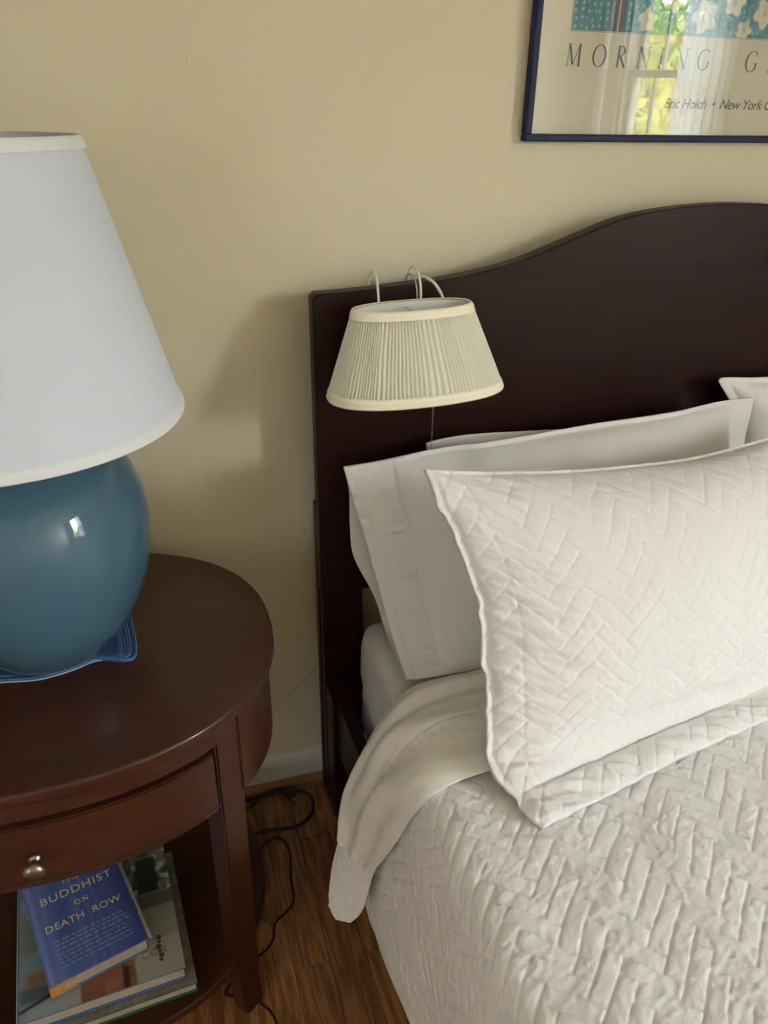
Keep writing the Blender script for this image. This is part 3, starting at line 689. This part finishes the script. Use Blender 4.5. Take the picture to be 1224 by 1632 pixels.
# ---------------------------------------------------------------- night table
nt_ = empty('night_table', (-.23, -.33, 0), label='oval cherry-wood night table with a drawer and lower shelf', category='table')
ninv = Matrix.Translation(-Vector(nt_.location))
def npart(o): o.parent = nt_; o.matrix_parent_inverse = ninv; return o
CX, CY, TA, TB, TZ = -.23, -.330, .383, .313, .72
def oval(a, b, n=120, e=2.3, t0=0, t1=2*PI, closed=True):
    out = []
    for i in range(n if closed else n+1):
        t = t0+(t1-t0)*i/n; c, s = math.cos(t), math.sin(t)
        out.append((CX+a*math.copysign(abs(c)**(2/e), c), CY+b*math.copysign(abs(s)**(2/e), s)))
    return out
def oval_even(a, b, n, e=2.3):
    P = np.array(oval(a, b, 2000, e)); P = np.vstack([P, P[:1]]); d = np.r_[0, np.cumsum(np.linalg.norm(np.diff(P, axis=0), axis=1))]
    t = np.linspace(0, d[-1], n, endpoint=False); return [(np.interp(v, d, P[:,0]), np.interp(v, d, P[:,1])) for v in t]
npart(link('table_top', bm_mesh('table_top', prism(oval_even(TA, TB, 160), TZ-.021, TZ, .005)), M['cherry'], None, True))
npart(link('shelf', bm_mesh('shelf', prism(oval_even(.335, .300, 120), .125, .145, .004)), M['cherry'], None, True))
def ang_of(x, y, e=2.3, a=TA, b=TB):
    X, Y = (x-CX)/a, (y-CY)/b; return math.atan2(math.copysign(abs(Y)**(e/2), Y), math.copysign(abs(X)**(e/2), X))
def curved_panel(name, t0, t1, z0, z1, ins, th, mt, n=50, bev=.0015):
    o = oval(TA-ins, TB-ins, n, 2.3, t0, t1, False); i = oval(TA-ins-th, TB-ins-th, n, 2.3, t0, t1, False)
    bm = bmesh.new(); R = [[bm.verts.new((x,y,z)) for x,y in L] for L, z in ((o,z0),(o,z1),(i,z1),(i,z0))]
    for k in range(4):
        a_, b_ = R[k], R[(k+1)%4]
        for j in range(n): bm.faces.new((a_[j], a_[j+1], b_[j+1], b_[j]))
    bm.faces.new([R[k][0] for k in range(4)][::-1]); bm.faces.new([R[k][-1] for k in range(4)])
    bmesh.ops.recalc_face_normals(bm, faces=bm.faces)
    if bev:
        es = [e for e in bm.edges if e.calc_face_angle(0) > .8]; bmesh.ops.bevel(bm, geom=es, offset=bev, segments=2, affect='EDGES')
    return link(name, bm_mesh(name, bm), mt, None, True)
ins = .012
def leg(p, q, flip):
    # p outer corner near drawer, q outer corner away; square post following the oval, slightly tapered to the foot
    p = np.array(p); q = np.array(q); t = (q-p)/np.linalg.norm(q-p); nrm = np.array([-t[1], t[0]])
    if np.dot(nrm, np.array([CX,CY])-p) < 0: nrm = -nrm
    d = .042; tw = np.linalg.norm(q-p); V = []
    lv = [(TZ-.022, 1, 0), (.52, 1, 0), (.30, .95, -.001), (.10, .88, -.003), (0, .84, .002)]
    for z, k, sp in lv:
        m = (p+q)/2; hw = tw*k/2; o = -nrm*sp
        for a_, b_ in ((-hw,0),(hw,0),(hw,d*k),(-hw,d*k)): V.append((*(m+t*a_+nrm*b_+o), z))
    bm = bmesh.new(); vs = [bm.verts.new(v) for v in V]
    for i in range(len(lv)-1):
        for j in range(4): bm.faces.new((vs[i*4+j], vs[i*4+(j+1)%4], vs[i*4+4+(j+1)%4], vs[i*4+4+j]))
    bm.faces.new(vs[:4]); bm.faces.new(vs[-4:][::-1]); bmesh.ops.recalc_face_normals(bm, faces=bm.faces)
    es = [e for e in bm.edges if e.calc_face_angle(0) > .8]; bmesh.ops.bevel(bm, geom=es, offset=.003, segments=2, affect='EDGES')
    npart(link('leg', bm_mesh('leg', bm), M['cherry']))
A1 = (.0305,-.5565); A2 = (.070,-.527)
mx = lambda P_: (2*CX-P_[0], P_[1]); my = lambda P_: (P_[0], 2*CY-P_[1])
leg(A1, A2, 0); leg(mx(A1), mx(A2), 1); leg(my(A1), my(A2), 0); leg(mx(my(A1)), mx(my(A2)), 1)
aP = ang_of(*A1, a=TA-ins, b=TB-ins); aQ = ang_of(*A2, a=TA-ins, b=TB-ins)
npart(curved_panel('side_apron', aQ-.02, -aQ+.02, .535, TZ-.0215, ins-.001, .018, M['cherry'], 60))
npart(curved_panel('side_apron', PI+aQ-.02, PI-aQ+.02, .535, TZ-.0215, ins-.001, .018, M['cherry'], 60))
npart(curved_panel('back_apron', -aP+.006, PI+aP-.006, .535, TZ-.0215, ins, .018, M['cherry'], 80))
npart(curved_panel('top_rail', -PI-aP+.006, aP-.006, .664, TZ-.0215, ins-.001, .018, M['cherry'], 80))
dr = npart(curved_panel('drawer', -PI-aP+.028, aP-.028, .537, .651, ins+.001, .020, M['cherry'], 80, .0025))
o = curved_panel('drawer_bead', -PI-aP+.030, aP-.030, .546, .549, ins-.0003, .012, M['cherry_dark'], 80, 0); o.parent = dr
npart(curved_panel('drawer_recess', -PI-aP+.008, aP-.008, .545, .70, ins+.034, .010, M['cherry_dark'], 60))
kb = Vector((-.222, -.628, .600))
kprof = [(0,.028),(.006,.0278),(.0115,.0262),(.0145,.0225),(.0148,.0205),(.0125,.017),(.007,.0135),(.0052,.010),(.0055,.004),(.0085,.001),(.0085,-.002),(0,-.002)]
kn = lathe('knob', kprof, M['metal'], None, 40); kn.parent = dr
kn.location = Vector((kb.x, kb.y-.0125, kb.z)); kn.rotation_euler = (PI/2, 0, math.radians(1))

# cloth under the lamp (blue folded mat)
mt_o = empty('table_mat', (-.20,-.31,TZ), label='blue quilted cloth mat folded under the lamp on the night table', category='mat')
minv = Matrix.Translation(-Vector(mt_o.location))
def mpoly(off):
    base = [(-.345,-.385),(-.268,-.398),(-.214,-.407),(-.170,-.399),(-.133,-.384),(-.112,-.388),(-.090,-.398),(-.074,-.397),(-.068,-.380),(-.069,-.345),(-.072,-.309),(-.076,-.270),(-.074,-.235),(-.090,-.225),(-.20,-.215),(-.335,-.225),(-.345,-.24),(-.340,-.31)]
    c = np.array([-.205,-.31]); B_ = catmull([(x,y,0) for x,y in base]+[(base[0][0],base[0][1],0)], 6)[:-1,:2]
    dv = B_-c; L_ = np.linalg.norm(dv, axis=1)[:,None]; return c+dv*(L_-off)/L_
rings = [(0,.0008),(0,.0035),(.002,.0062),(.005,.0068),(.0075,.0048),(.010,.0048),(.0125,.0075),(.016,.0078),(.019,.0055),(.0215,.0055),(.024,.0082),(.030,.0085),(.034,.0065),(.06,.0066),(.12,.0066)]
P = []
for off, z in rings:
    q = mpoly(off); P.append(np.column_stack([q, np.full(len(q), TZ+z)+.0010*vnoise(q[:,0]*40, q[:,1]*40, 4)*(z > .001)]))
P = np.array(P); P = np.concatenate([P, P[:, :1]], 1)
o = grid_mesh('mat_body', P, M['mat_blue']); o.parent = mt_o; o.matrix_parent_inverse = minv
for off in (.0005, .0095, .020):
    q = mpoly(off); zz = .0058 if off < .005 else .0062
    pts = [(x, y, TZ+zz) for x, y in q]+[(q[0][0], q[0][1], TZ+zz)]
    V_, F_ = tube_data(pts, .0013, 6, smooth=False); o = link('piping', mesh('piping', V_, F_), M['mat_pale'], None, True); o.parent = mt_o; o.matrix_parent_inverse = minv
q = mpoly(-.0005); i0 = [i for i, p in enumerate(q) if p[1] < -.383 and -.30 < p[0] < -.120]
o = tube('white_lining', [(q[i][0], q[i][1]-.0005, TZ+.0022) for i in i0], .0010, M['mat_white']); o.parent = mt_o; o.matrix_parent_inverse = minv

# table lamp
LX, LY, LZ = -.200, -.312, TZ+.0088
tl = empty('table_lamp', (LX, LY, LZ), label='large table lamp with glossy blue ginger-jar base and white tapered shade', category='lamp')
bp_ = catmull([(.001,.0,.004),(.085,0,.002),(.096,0,.001),(.103,0,.007),(.115,0,.022),(.137,0,.052),(.154,0,.085),(.166,0,.117),(.1735,0,.147),(.178,0,.178),(.180,0,.205),(.1785,0,.235),(.173,0,.262),(.163,0,.287),(.148,0,.308),(.125,0,.328),(.095,0,.342),(.068,0,.350),(.060,0,.356),(.058,0,.366),(.061,0,.372),(.055,0,.376),(.001,0,.376)], 5)
lathe('jar_base', bp_[:, [0,2]], M['vase'], tl, 128)
lathe('neck_cap', [(0,.377),(.045,.377),(.045,.383),(.012,.388),(.010,.42),(.017,.425),(.017,.47),(.010,.475),(0,.475)], M['metal'], tl, 40)
lathe('bulb', [(0,.476),(.013,.476),(.016,.49),(.029,.53),(.030,.545),(.022,.568),(.010,.578),(0,.579)], mat('opal_bulb', (.8,.8,.78), .3), tl, 32)
z1, r1, z2, r2 = 1.110-LZ, .2485, 1.4685-LZ, .1585
lathe('lamp_shade', [(r1-.0003,z1+.003),(r2-.0003,z2-.003),(r2-.0022,z2-.003),(r1-.0022,z1+.003),(r1-.0003,z1+.003)], M['shade'], tl, 160)
def trim(nm, z0, za, rr, sl):
    pr = []
    for zz, o_ in ((z0,-.003),(z0-.001,.000),(z0+.001,.0022),(z0+(za-z0)*.5,.0030),(za-.001,.0022),(za+.0006,.0003),(za,-.003)):
        pr.append((rr-(zz-z0)*sl+o_, zz))
    lathe(nm, pr+[pr[0]], M['shade_trim'], tl, 160)
sl = (r1-r2)/(z2-z1)
trim('bottom_trim', z1-.001, z1+.014, r1, sl); trim('top_trim', z2-.014, z2+.001, r2+.013*sl, sl)
# seam, harp and spider
sa = math.radians(200)
tube('shade_seam', [((r1-.001)*math.cos(sa),(r1-.001)*math.sin(sa),z1+.012),((r2-.001)*math.cos(sa),(r2-.001)*math.sin(sa),z2-.012)], .0008, M['shade_trim'], tl, smooth=False)
tubes('harp', [([(.02,0,.43),(.055,0,.50),(.055,0,.62),(.02,0,z2-.03),(0,0,z2-.025),(-.02,0,z2-.03),(-.055,0,.62),(-.055,0,.50),(-.02,0,.43)], .0018)] +
      [([(0,0,z2-.022),((r2-.004)*math.cos(a),(r2-.004)*math.sin(a),z2-.006)], .0017) for a in (.5, .5+2*PI/3, .5+4*PI/3)], M['metal'], tl)
lathe('finial', [(0,z2-.022),(.008,z2-.022),(.006,z2-.012),(.009,z2-.004),(.006,z2+.006),(0,z2+.009)], M['metal'], tl, 24)

# ---------------------------------------------------------------- books on the shelf
def text_mesh(s, size, shear=0, spacing=1, ext=0.0002):
    c = bpy.data.curves.new('t', 'FONT'); c.body = s; c.size = size; c.shear = shear; c.space_character = spacing; c.extrude = ext
    c.align_x = 'LEFT'; c.resolution_u = 4
    o = bpy.data.objects.new('t', c); COL.objects.link(o)
    me = bpy.data.meshes.new_from_object(o); bpy.data.objects.remove(o); return me
def painted(name, w, h, nx, ny, fn, z, mt, parent):
    """flat printed sheet w x h with colours from fn(u, v)"""
    X = np.linspace(0, w, nx); Y = np.linspace(0, h, ny); P = np.zeros((ny, nx, 3)); P[...,0] = X[None]; P[...,1] = Y[:,None]; P[...,2] = z
    o = grid_mesh(name, P, mt, parent, smooth=False)
    UU_, VV_ = np.meshgrid(X/w, Y/h); colr = fn(UU_, VV_).reshape(-1,3)
    ca = o.data.color_attributes.new('print', 'FLOAT_COLOR', 'POINT'); ca.data.foreach_set('color', np.column_stack([colr, np.ones(len(colr))]).astype(np.float32).ravel())
    return o
def mixc(c, m, k):
    return c*(1-m[...,None])+np.array(k)*m[...,None]
def blk(u, v, u0, u1, v0, v1, s=.008):
    return sstep(u0-s, u0+s, u)*sstep(u1+s, u1-s, u)*sstep(v0-s, v0+s, v)*sstep(v1+s, v1-s, v)
def book(loc, rz, w, d, th, board, label, cover_fn, paper='pages', hard=True, res=(90,110), cover_mat='cover', over=.003):
    """origin = front-left bottom corner; spine on the left (x=0), width w, depth d"""
    r = empty('book', loc, rz, label=label, category='book', group='books stacked on the night table shelf')
    bt = .0028 if hard else .0008
    bm = bmesh.new(); box_bm((0,0,0), (w,d,bt), .0004, 1, bm); box_bm((0,0,th-bt), (w,d,th), .0004, 1, bm)
    # rounded spine
    n = 10; sp = []
    for i in range(n+1):
        a = -PI/2+PI*i/n; sp.append((-.004*math.cos(a), th/2+th/2*math.sin(a)))
    vs = [[bm.verts.new((x, y, z)) for x, z in sp+[(bt, th), (bt, 0)]] for y in (0, d)]
    k = len(vs[0])
    for i in range(k): bm.faces.new((vs[0][i], vs[0][(i+1)%k], vs[1][(i+1)%k], vs[1][i]))
    bm.faces.new(vs[0][::-1]); bm.faces.new(vs[1])
    link('book_cover', bm_mesh('book_cover', bm), board, r)
    box('pages', (bt+.001, over, bt), (w-over, d-over, th-bt), M['pages'], r, .0005)
    if cover_fn: painted('front_print', w, d, *res, cover_fn, th+.0003, M[cover_mat], r)
    return r
SZ = .145
green = mat('green_board', (.006,.10,.05), .4); bluebd = mat('blue_board', (.045,.13,.32), .35, coat=.3); navybd = mat('navy_cloth_board', (.010,.012,.04), .5)
def cov3(u, v):
    c = np.zeros(u.shape+(3,))+np.array((.17,.16,.13)); c = mixc(c, sstep(-.4,.6,fbm(u*7,v*9,5)), (.24,.23,.18))
    return mixc(c, sstep(.2,.5,np.abs(vnoise(u*30,v*30,8)))*.4, (.08,.08,.06))
book((-.318,-.602,SZ), math.radians(5.0), .275, .29, .022, green, 'large book with green board edges at the bottom of the stack', cov3)
def cov2(u, v):
    c = np.zeros(u.shape+(3,))+np.array((.28,.31,.30))
    n = fbm(u*9, v*9, 12)
    # left column: sky/orange label, pale sofa, pillows
    c = mixc(c, blk(u,v,0,.42,.80,1.0), (.13,.26,.45)); c = mixc(c, blk(u,v,.10,.30,.86,1.0)*sstep(-.3,.2,n), (.72,.30,.05))
    c = mixc(c, blk(u,v,.20,.42,.90,1.0), (.85,.60,.16)); c = mixc(c, blk(u,v,0,.30,.70,.78), (.30,.40,.50))
    c = mixc(c, blk(u,v,.04,.40,.42,.66,.03), (.23,.29,.17)); c = mixc(c, blk(u,v,0,.42,.28,.41,.02), (.26,.38,.36))
    c = mixc(c, blk(u,v,.05,.40,.20,.27,.02), (.35,.17,.06)); c = mixc(c, blk(u,v,0,.36,.10,.19,.02), (.10,.14,.14))
    c = mixc(c, np.exp(-((v-.06-.28*u)/.012)**2)*(u < .34), (.02,.02,.02))
    c = mixc(c, blk(u,v,.05,.36,-.1,.06,.02), (.30,.38,.40))
    # right column: leather chest, cream label, doorway photograph above
    c = mixc(c, blk(u,v,.36,.76,-.1,.26,.01), (.20,.075,.035)); c = mixc(c, blk(u,v,.36,.76,-.1,.26,.01)*sstep(.0,.5,n)*.6, (.34,.15,.08))
    c = mixc(c, blk(u,v,.62,.66,.0,.30,.006), (.05,.02,.01))
    c = mixc(c, blk(u,v,.70,1.1,-.1,.26,.01), (.40,.385,.33)); c = mixc(c, blk(u,v,.70,1.1,.24,.46,.02), (.33,.32,.27))
    c = mixc(c, blk(u,v,.60,1.1,.46,.56,.01), (.15,.14,.11)); c = mixc(c, blk(u,v,.60,1.1,.57,1.1,.01), (.20,.22,.21))
    c = mixc(c, blk(u,v,.60,1.1,.57,1.1,.01)*sstep(0,.5,fbm(u*26,v*30,3)), (.55,.58,.53)); c = mixc(c, blk(u,v,.60,1.1,.57,1.1,.01)*sstep(.1,.4,fbm(u*22,v*24,9)), (.06,.09,.06))
    c = mixc(c, blk(u,v,.78,.92,.57,.84,.01), (.035,.04,.04)); c = mixc(c, blk(u,v,.66,.70,.57,1.1,.01), (.38,.40,.38))
    return c
b2_ = book((-.321,-.588,SZ+.0235), math.radians(4.8), .262, .30, .028, bluebd, 'wide hardcover with blue board edges and a picture-collage cover, below the top book', cov2, res=(150,170))
box('spine_highlight_strip', (-.0045, .0, .001), (-.0025, .30, .027), mat('pale_spine', (.38,.47,.55), .3, coat=.6), b2_, .0006)
def tset(me, x, y, z, mt, parent, name='lettering', rot=0):
    o = link(name, me, mt, parent); o.location = (x, y, z); o.rotation_euler = (0,0,rot); return o
tset(text_mesh('DECOR', .020, .1, 1.1), .166, .040, .0286, mat('faded_ink', (.22,.19,.12), .6), b2_)
tset(text_mesh('C', .028), .012, .225, .0286, M['mat_white'], b2_); tset(text_mesh('C', .028), .010, .190, .0286, M['mat_white'], b2_)
blob = bmesh.new()
for i in range(6): bmesh.ops.create_circle(blob, cap_ends=True, segments=12, radius=.0035+.0012*(i%2), matrix=Matrix.Translation((.226+.0015*math.sin(i*1.7), .030+i*.0085, .0287+i*.00005)))
link('printed_feather', bm_mesh('printed_feather', blob), M['bark'], b2_)
def cov1(u, v):
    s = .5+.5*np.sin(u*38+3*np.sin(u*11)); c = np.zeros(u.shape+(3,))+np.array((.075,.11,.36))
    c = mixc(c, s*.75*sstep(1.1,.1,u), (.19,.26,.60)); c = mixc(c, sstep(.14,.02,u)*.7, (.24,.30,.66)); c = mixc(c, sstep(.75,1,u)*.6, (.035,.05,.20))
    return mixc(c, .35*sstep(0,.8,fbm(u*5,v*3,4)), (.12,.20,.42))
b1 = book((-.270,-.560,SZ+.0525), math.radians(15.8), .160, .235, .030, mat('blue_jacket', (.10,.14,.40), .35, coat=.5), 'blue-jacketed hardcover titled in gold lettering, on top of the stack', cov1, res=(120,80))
GZ = .0306
for s_, x, y, sz, sp_ in (('THE', .060, .190, .016, 1.15), ('BUDDHIST', .018, .160, .0235, 1.16), ('ON', .070, .132, .015, 1.2), ('DEATH  ROW', .014, .100, .0200, 1.05)):
    tset(text_mesh(s_, sz, 0, sp_), x, y, GZ, M['gold'], b1)
small = mat('pale_lettering', (.30,.33,.50), .5)
bars = bmesh.new()
for j in range(7):
    x = .022
    while x < .138:
        L_ = random.uniform(.005,.014); box_bm((x, .074-j*.0085+(.001 if j < 3 else 0), GZ-.0001), (x+L_, .0775-j*.0085+(.001 if j < 3 else -.001), GZ+.0001), bm=bars); x += L_+.003
link('subtitle_lines', bm_mesh('subtitle_lines', bars), small, b1, kind='stuff')
# orange jacket flap folded inside and the curled jacket edge
orange = mat('orange_flap', (.50,.25,.055), .4, coat=.3)
box('jacket_spine_end', (-.003,-.0008,.0025), (.040,.0025,.0275), orange, b1, .0008)
box('price_label', (.020,-.0012,.012), (.040,-.0006,.021), M['mat_white'], b1, .0002)
P = np.array([[(.160+.006*math.sin(t*1.5)+.002, y, .0300-.016*t*(.5+.5*y/.235)+.0004) for t in np.linspace(0,1,7)] for y in np.linspace(.0,.235,12)])
o = grid_mesh('jacket_edge', P, mat('jacket_white', (.62,.60,.62), .4, coat=.3), b1)
md = o.modifiers.new('s', 'SOLIDIFY'); md.thickness = .0004

# ---------------------------------------------------------------- framed poster
fw0, fw1, fz0, fz1 = .717, 1.497, 1.449, 2.16
pf = empty('framed_poster', (1.107, 0, fz0), label='framed floral poster in a thin navy frame above the headboard', category='picture')
pf.rotation_euler = (math.radians(0.9), math.radians(.35), 0)
W2 = (fw1-fw0)/2; HH = fz1-fz0
fy0, fy1 = -.024, -.002
def fbar(lo, hi): return box('frame_bar', lo, hi, M['frame'], pf, .0025)
fwid = .0125
fbar((-W2, fy0, 0), (W2, fy1, fwid)); fbar((-W2, fy0, HH-fwid), (W2, fy1, HH))
fbar((-W2, fy0, fwid+.0002), (-W2+fwid, fy1, HH-fwid-.0002)); fbar((W2-fwid, fy0, fwid+.0002), (W2, fy1, HH-fwid-.0002))
box('poster_sheet', (-W2+fwid+.0003, -.0120, fwid+.0003), (W2-fwid-.0003, -.0100, HH-fwid-.0003), M['paper'], pf)
box('glass', (-W2+fwid+.0003, -.0185, fwid+.0003), (W2-fwid-.0003, -.0165, HH-fwid-.0003), M['glass'], pf)
# art panel
ax0, ax1, az0, az1 = .793-1.107, 1.421-1.107, 1.628-fz0, 2.09-fz0
def art(u, v):
    c = np.zeros(u.shape+(3,))+np.array((.035,.20,.25)); X_ = u*(ax1-ax0); Y_ = v*(az1-az0)
    fx_ = X_/.012; fy_ = Y_/.012; cx_ = np.floor(fx_); cy_ = np.floor(fy_)
    jx = .5+.3*vnoise(cx_*3.1+.5, cy_*2.7+.5, 1); jy = .5+.3*vnoise(cx_*2.3+.5, cy_*3.9+.5, 2)
    dd = np.hypot(fx_-cx_-jx, fy_-cy_-jy); c = mixc(c, sstep(.26,.14,dd)*.8, (.42,.50,.46))
    c = mixc(c, sstep(.25,.5,vnoise(X_*120, Y_*40, 6))*.5, (.012,.10,.15))
    c = mixc(c, blk(X_,Y_,.070,.105,-.1,.30,.002), (.06,.075,.075)); c = mixc(c, blk(X_,Y_,.090,.0925,-.1,.13,.0008), (.55,.55,.48))
    for (x_, y_, r_) in [(.15,.020,.017),(.20,.055,.02),(.27,.03,.024),(.33,.055,.02),(.36,.012,.015),(.40,.04,.022),(.45,.02,.02),(.50,.06,.024),(.55,.02,.018),(.24,.11,.025),(.36,.13,.03),(.10,.16,.03),(.20,.20,.03),(.44,.17,.026),(.30,.24,.03),(.52,.22,.03),(.16,.30,.03),(.40,.33,.03)]:
        a_ = np.arctan2(Y_-y_, X_-x_); rad = np.hypot(X_-x_, Y_-y_); c = mixc(c, sstep(r_*(1+.16*0)+.0015, r_-.0015, rad/(1+.18*np.sin(5*a_+x_*40))), (.62,.60,.45))
        c = mixc(c, sstep(r_*.3, r_*.2, rad), (.45,.42,.22))
    c = mixc(c, (X_ > .22)*.35*sstep(-.2,.5,fbm(X_*40, Y_*40, 7)), (.28,.38,.36))
    return c
o = painted('art_print', ax1-ax0, az1-az0, 330, 240, art, 0, M['print'], pf); o.rotation_euler = (PI/2,0,0); o.location = (ax0, -.0126, az0)
m_ = bmesh.new()
for lo, hi in (((ax0-.002, -.0126, az0-.002), (ax1+.002, -.0122, az0-.0008)), ((ax0-.002, -.0126, az0-.0008), (ax0-.0008, -.0122, az1))): box_bm(lo, hi, bm=m_)
link('art_border', bm_mesh('art_border', m_), mat('art_line', (.30,.27,.20), .8), pf)
# roman capitals drawn with thick and thin strokes
def glyph(ch):
    R = []  # list of ribbons: (points, width list)
    T, t = .105, .040
    def st(a, b, w): R.append(([a, b], w))
    def sf(x, y, l=.11): R.append(([(x-l, y), (x+l, y)], .028))
    def arc(cx, cy, rx, ry, a0, a1, wmin=.03, wmax=.11):
        n = 28; pts = []; w = []
        for i in range(n+1):
            a = math.radians(a0+(a1-a0)*i/n); pts.append((cx+rx*math.cos(a), cy+ry*math.sin(a))); w.append(wmin+(wmax-wmin)*abs(math.cos(a))**1.5)
        R.append((pts, w))
    if ch == 'M':
        st((.12,0),(.16,1),t); st((.16,1),(.48,.06),T); st((.48,.06),(.82,1),t); st((.82,1),(.88,0),T); sf(.12,.014); sf(.88,.014,.13); sf(.13,.986,.07); sf(.84,.986,.07); return R, 1.0
    if ch == 'O': arc(.45,.5,.40,.5,0,360); return R, .9
    if ch == 'R':
        st((.18,0),(.18,1),T); sf(.18,.014); sf(.14,.986,.08); arc(.22,.75,.33,.235,90,-90); st((.18,.985),(.24,.985),.03); st((.30,.50),(.66,.0),T); sf(.68,.014,.08); return R, .75
    if ch == 'N':
        st((.16,0),(.16,1),t); st((.16,1),(.78,0),T); st((.78,0),(.78,1),t); sf(.16,.014); sf(.12,.986,.08); sf(.78,.986); return R, .92
    if ch == 'I': st((.15,0),(.15,1),T); sf(.15,.014); sf(.15,.986); return R, .32
    if ch == 'G': arc(.45,.5,.40,.5,48,318); st((.76,.40),(.76,.12),T); sf(.74,.41,.12); st((.73,.88),(.76,.72),.03); return R, .92
    if ch == 'L': st((.16,0),(.16,1),T); sf(.16,.986); sf(.12,.014,.08); st((.16,.014),(.60,.014),.03); st((.58,.0),(.63,.2),.03); return R, .68
    if ch == 'Y': st((.40,0),(.40,.48),T); st((.40,.48),(.10,1),T); st((.40,.48),(.72,1),t); sf(.40,.014); sf(.10,.986); sf(.72,.986,.09); return R, .8
def glyph_mesh(ch, h):
    R, w = glyph(ch); V = []; F = []; zk = 0
    for pts, wd in R:
        pts = np.array(pts, float); wd = np.array(wd if hasattr(wd, '__len__') else [wd]*len(pts)); T_ = np.gradient(pts, axis=0); T_ /= np.linalg.norm(T_, axis=1)[:,None]
        Nn = np.column_stack([-T_[:,1], T_[:,0]]); k = len(V); zk += 1
        for p, nn, ww in zip(pts, Nn, wd):
            for s in (-1, 1): q = p+nn*ww/2*s; V.append((q[0]*h*.9+q[1]*h*.06, -zk*.00003, q[1]*h))
        for i in range(len(pts)-1): F.append((k+2*i, k+2*i+1, k+2*i+3, k+2*i+2))
    return mesh('letter', V, F), w
xs = {0:.786}
slots = [('M',.7865),('O',.8395),('R',.887),('N',.931),('I',.978),('N',1.012),('G',1.062),('G',1.170),('L',1.222),('O',1.262),('R',1.312),('Y',1.350)]
for chh, x in slots:
    me, w = glyph_mesh(chh, .0345); o = link('letter', me, M['ink'], pf); o.location = (x-1.107, -.0127, 1.5725-fz0)
me = text_mesh('Eric Holch  \u2022  New York City', .0245, .28, .92, .00005)
o = link('small_lettering', me, M['ink'], pf); o.rotation_euler = (PI/2,0,0); o.location = (1.004-1.107, -.0126, 1.508-fz0)

# ---------------------------------------------------------------- cords on the floor
pc = empty('power_cord', (.2,-.09,0), label='black power cord looped on the floor with its two-pin plug, near the baseboard', category='cord')
pinv = Matrix.Translation(-Vector(pc.location))
Rc = .0037
o = tube('cable', [(-.05,-.058,Rc),(.03,-.050,Rc),(.087,-.044,Rc),(.128,-.041,Rc),(.184,-.036,Rc),(.228,-.043,Rc),(.255,-.066,Rc),(.258,-.102,Rc),(.243,-.133,Rc),(.206,-.153,Rc),(.152,-.148,Rc),(.104,-.146,Rc),(.082,-.165,Rc),(.055,-.195,Rc),(-.03,-.215,Rc)], Rc, M['cord'], None, 8)
o.parent = pc; o.matrix_parent_inverse = pinv
o = tube('cable_end', [(-.05,-.082,Rc),(.05,-.080,Rc),(.11,-.064,Rc),(.140,-.048,.0075),(.165,-.041,.0115),(.190,-.037,.011),(.205,-.044,.009)], Rc*.9, M['cord'], None, 8); o.parent = pc; o.matrix_parent_inverse = pinv
bm = bmesh.new()
dirp = Vector((.018,-.030,0)).normalized()
pb = box_bm((-.014,-.0115,-.006), (.016,.0115,.006), .003, 2)
me = bm_mesh('plug', pb); pl = link('plug', me, M['cord'], pc, True); pl.location = Vector((.2105,-.054,.0075))-pc.location; pl.rotation_euler = (0,0,math.atan2(dirp.y, dirp.x))
for s in (-1, 1): box('pin', (.0155, s*.0062-.0008, -.003), (.032, s*.0062+.0008, .003), M['chain'], pl, .0004)
tube('floor_cord', [(.03,-.36,.0028),(.06,-.29,.0028),(.082,-.245,.0028),(.105,-.208,.0028),(.128,-.181,.0028),(.152,-.170,.0028),(.170,-.183,.0028),(.177,-.225,.0028),(.167,-.290,.0028),(.164,-.335,.0028),(.153,-.358,.0028),(.125,-.377,.0028),(.112,-.391,.0028),(.105,-.418,.0028),(.089,-.437,.0028),(.05,-.46,.0028),(.0,-.50,.0028),(.02,-.515,.0028),(.05,-.529,.0028),(.067,-.550,.0028),(.077,-.566,.0028),(.082,-.588,.0028),(.078,-.63,.0028),(.04,-.70,.0028)], .0025, M['cord'], None, 8,
     label='thin black cord curving on the floor between night table and bed', category='cord')
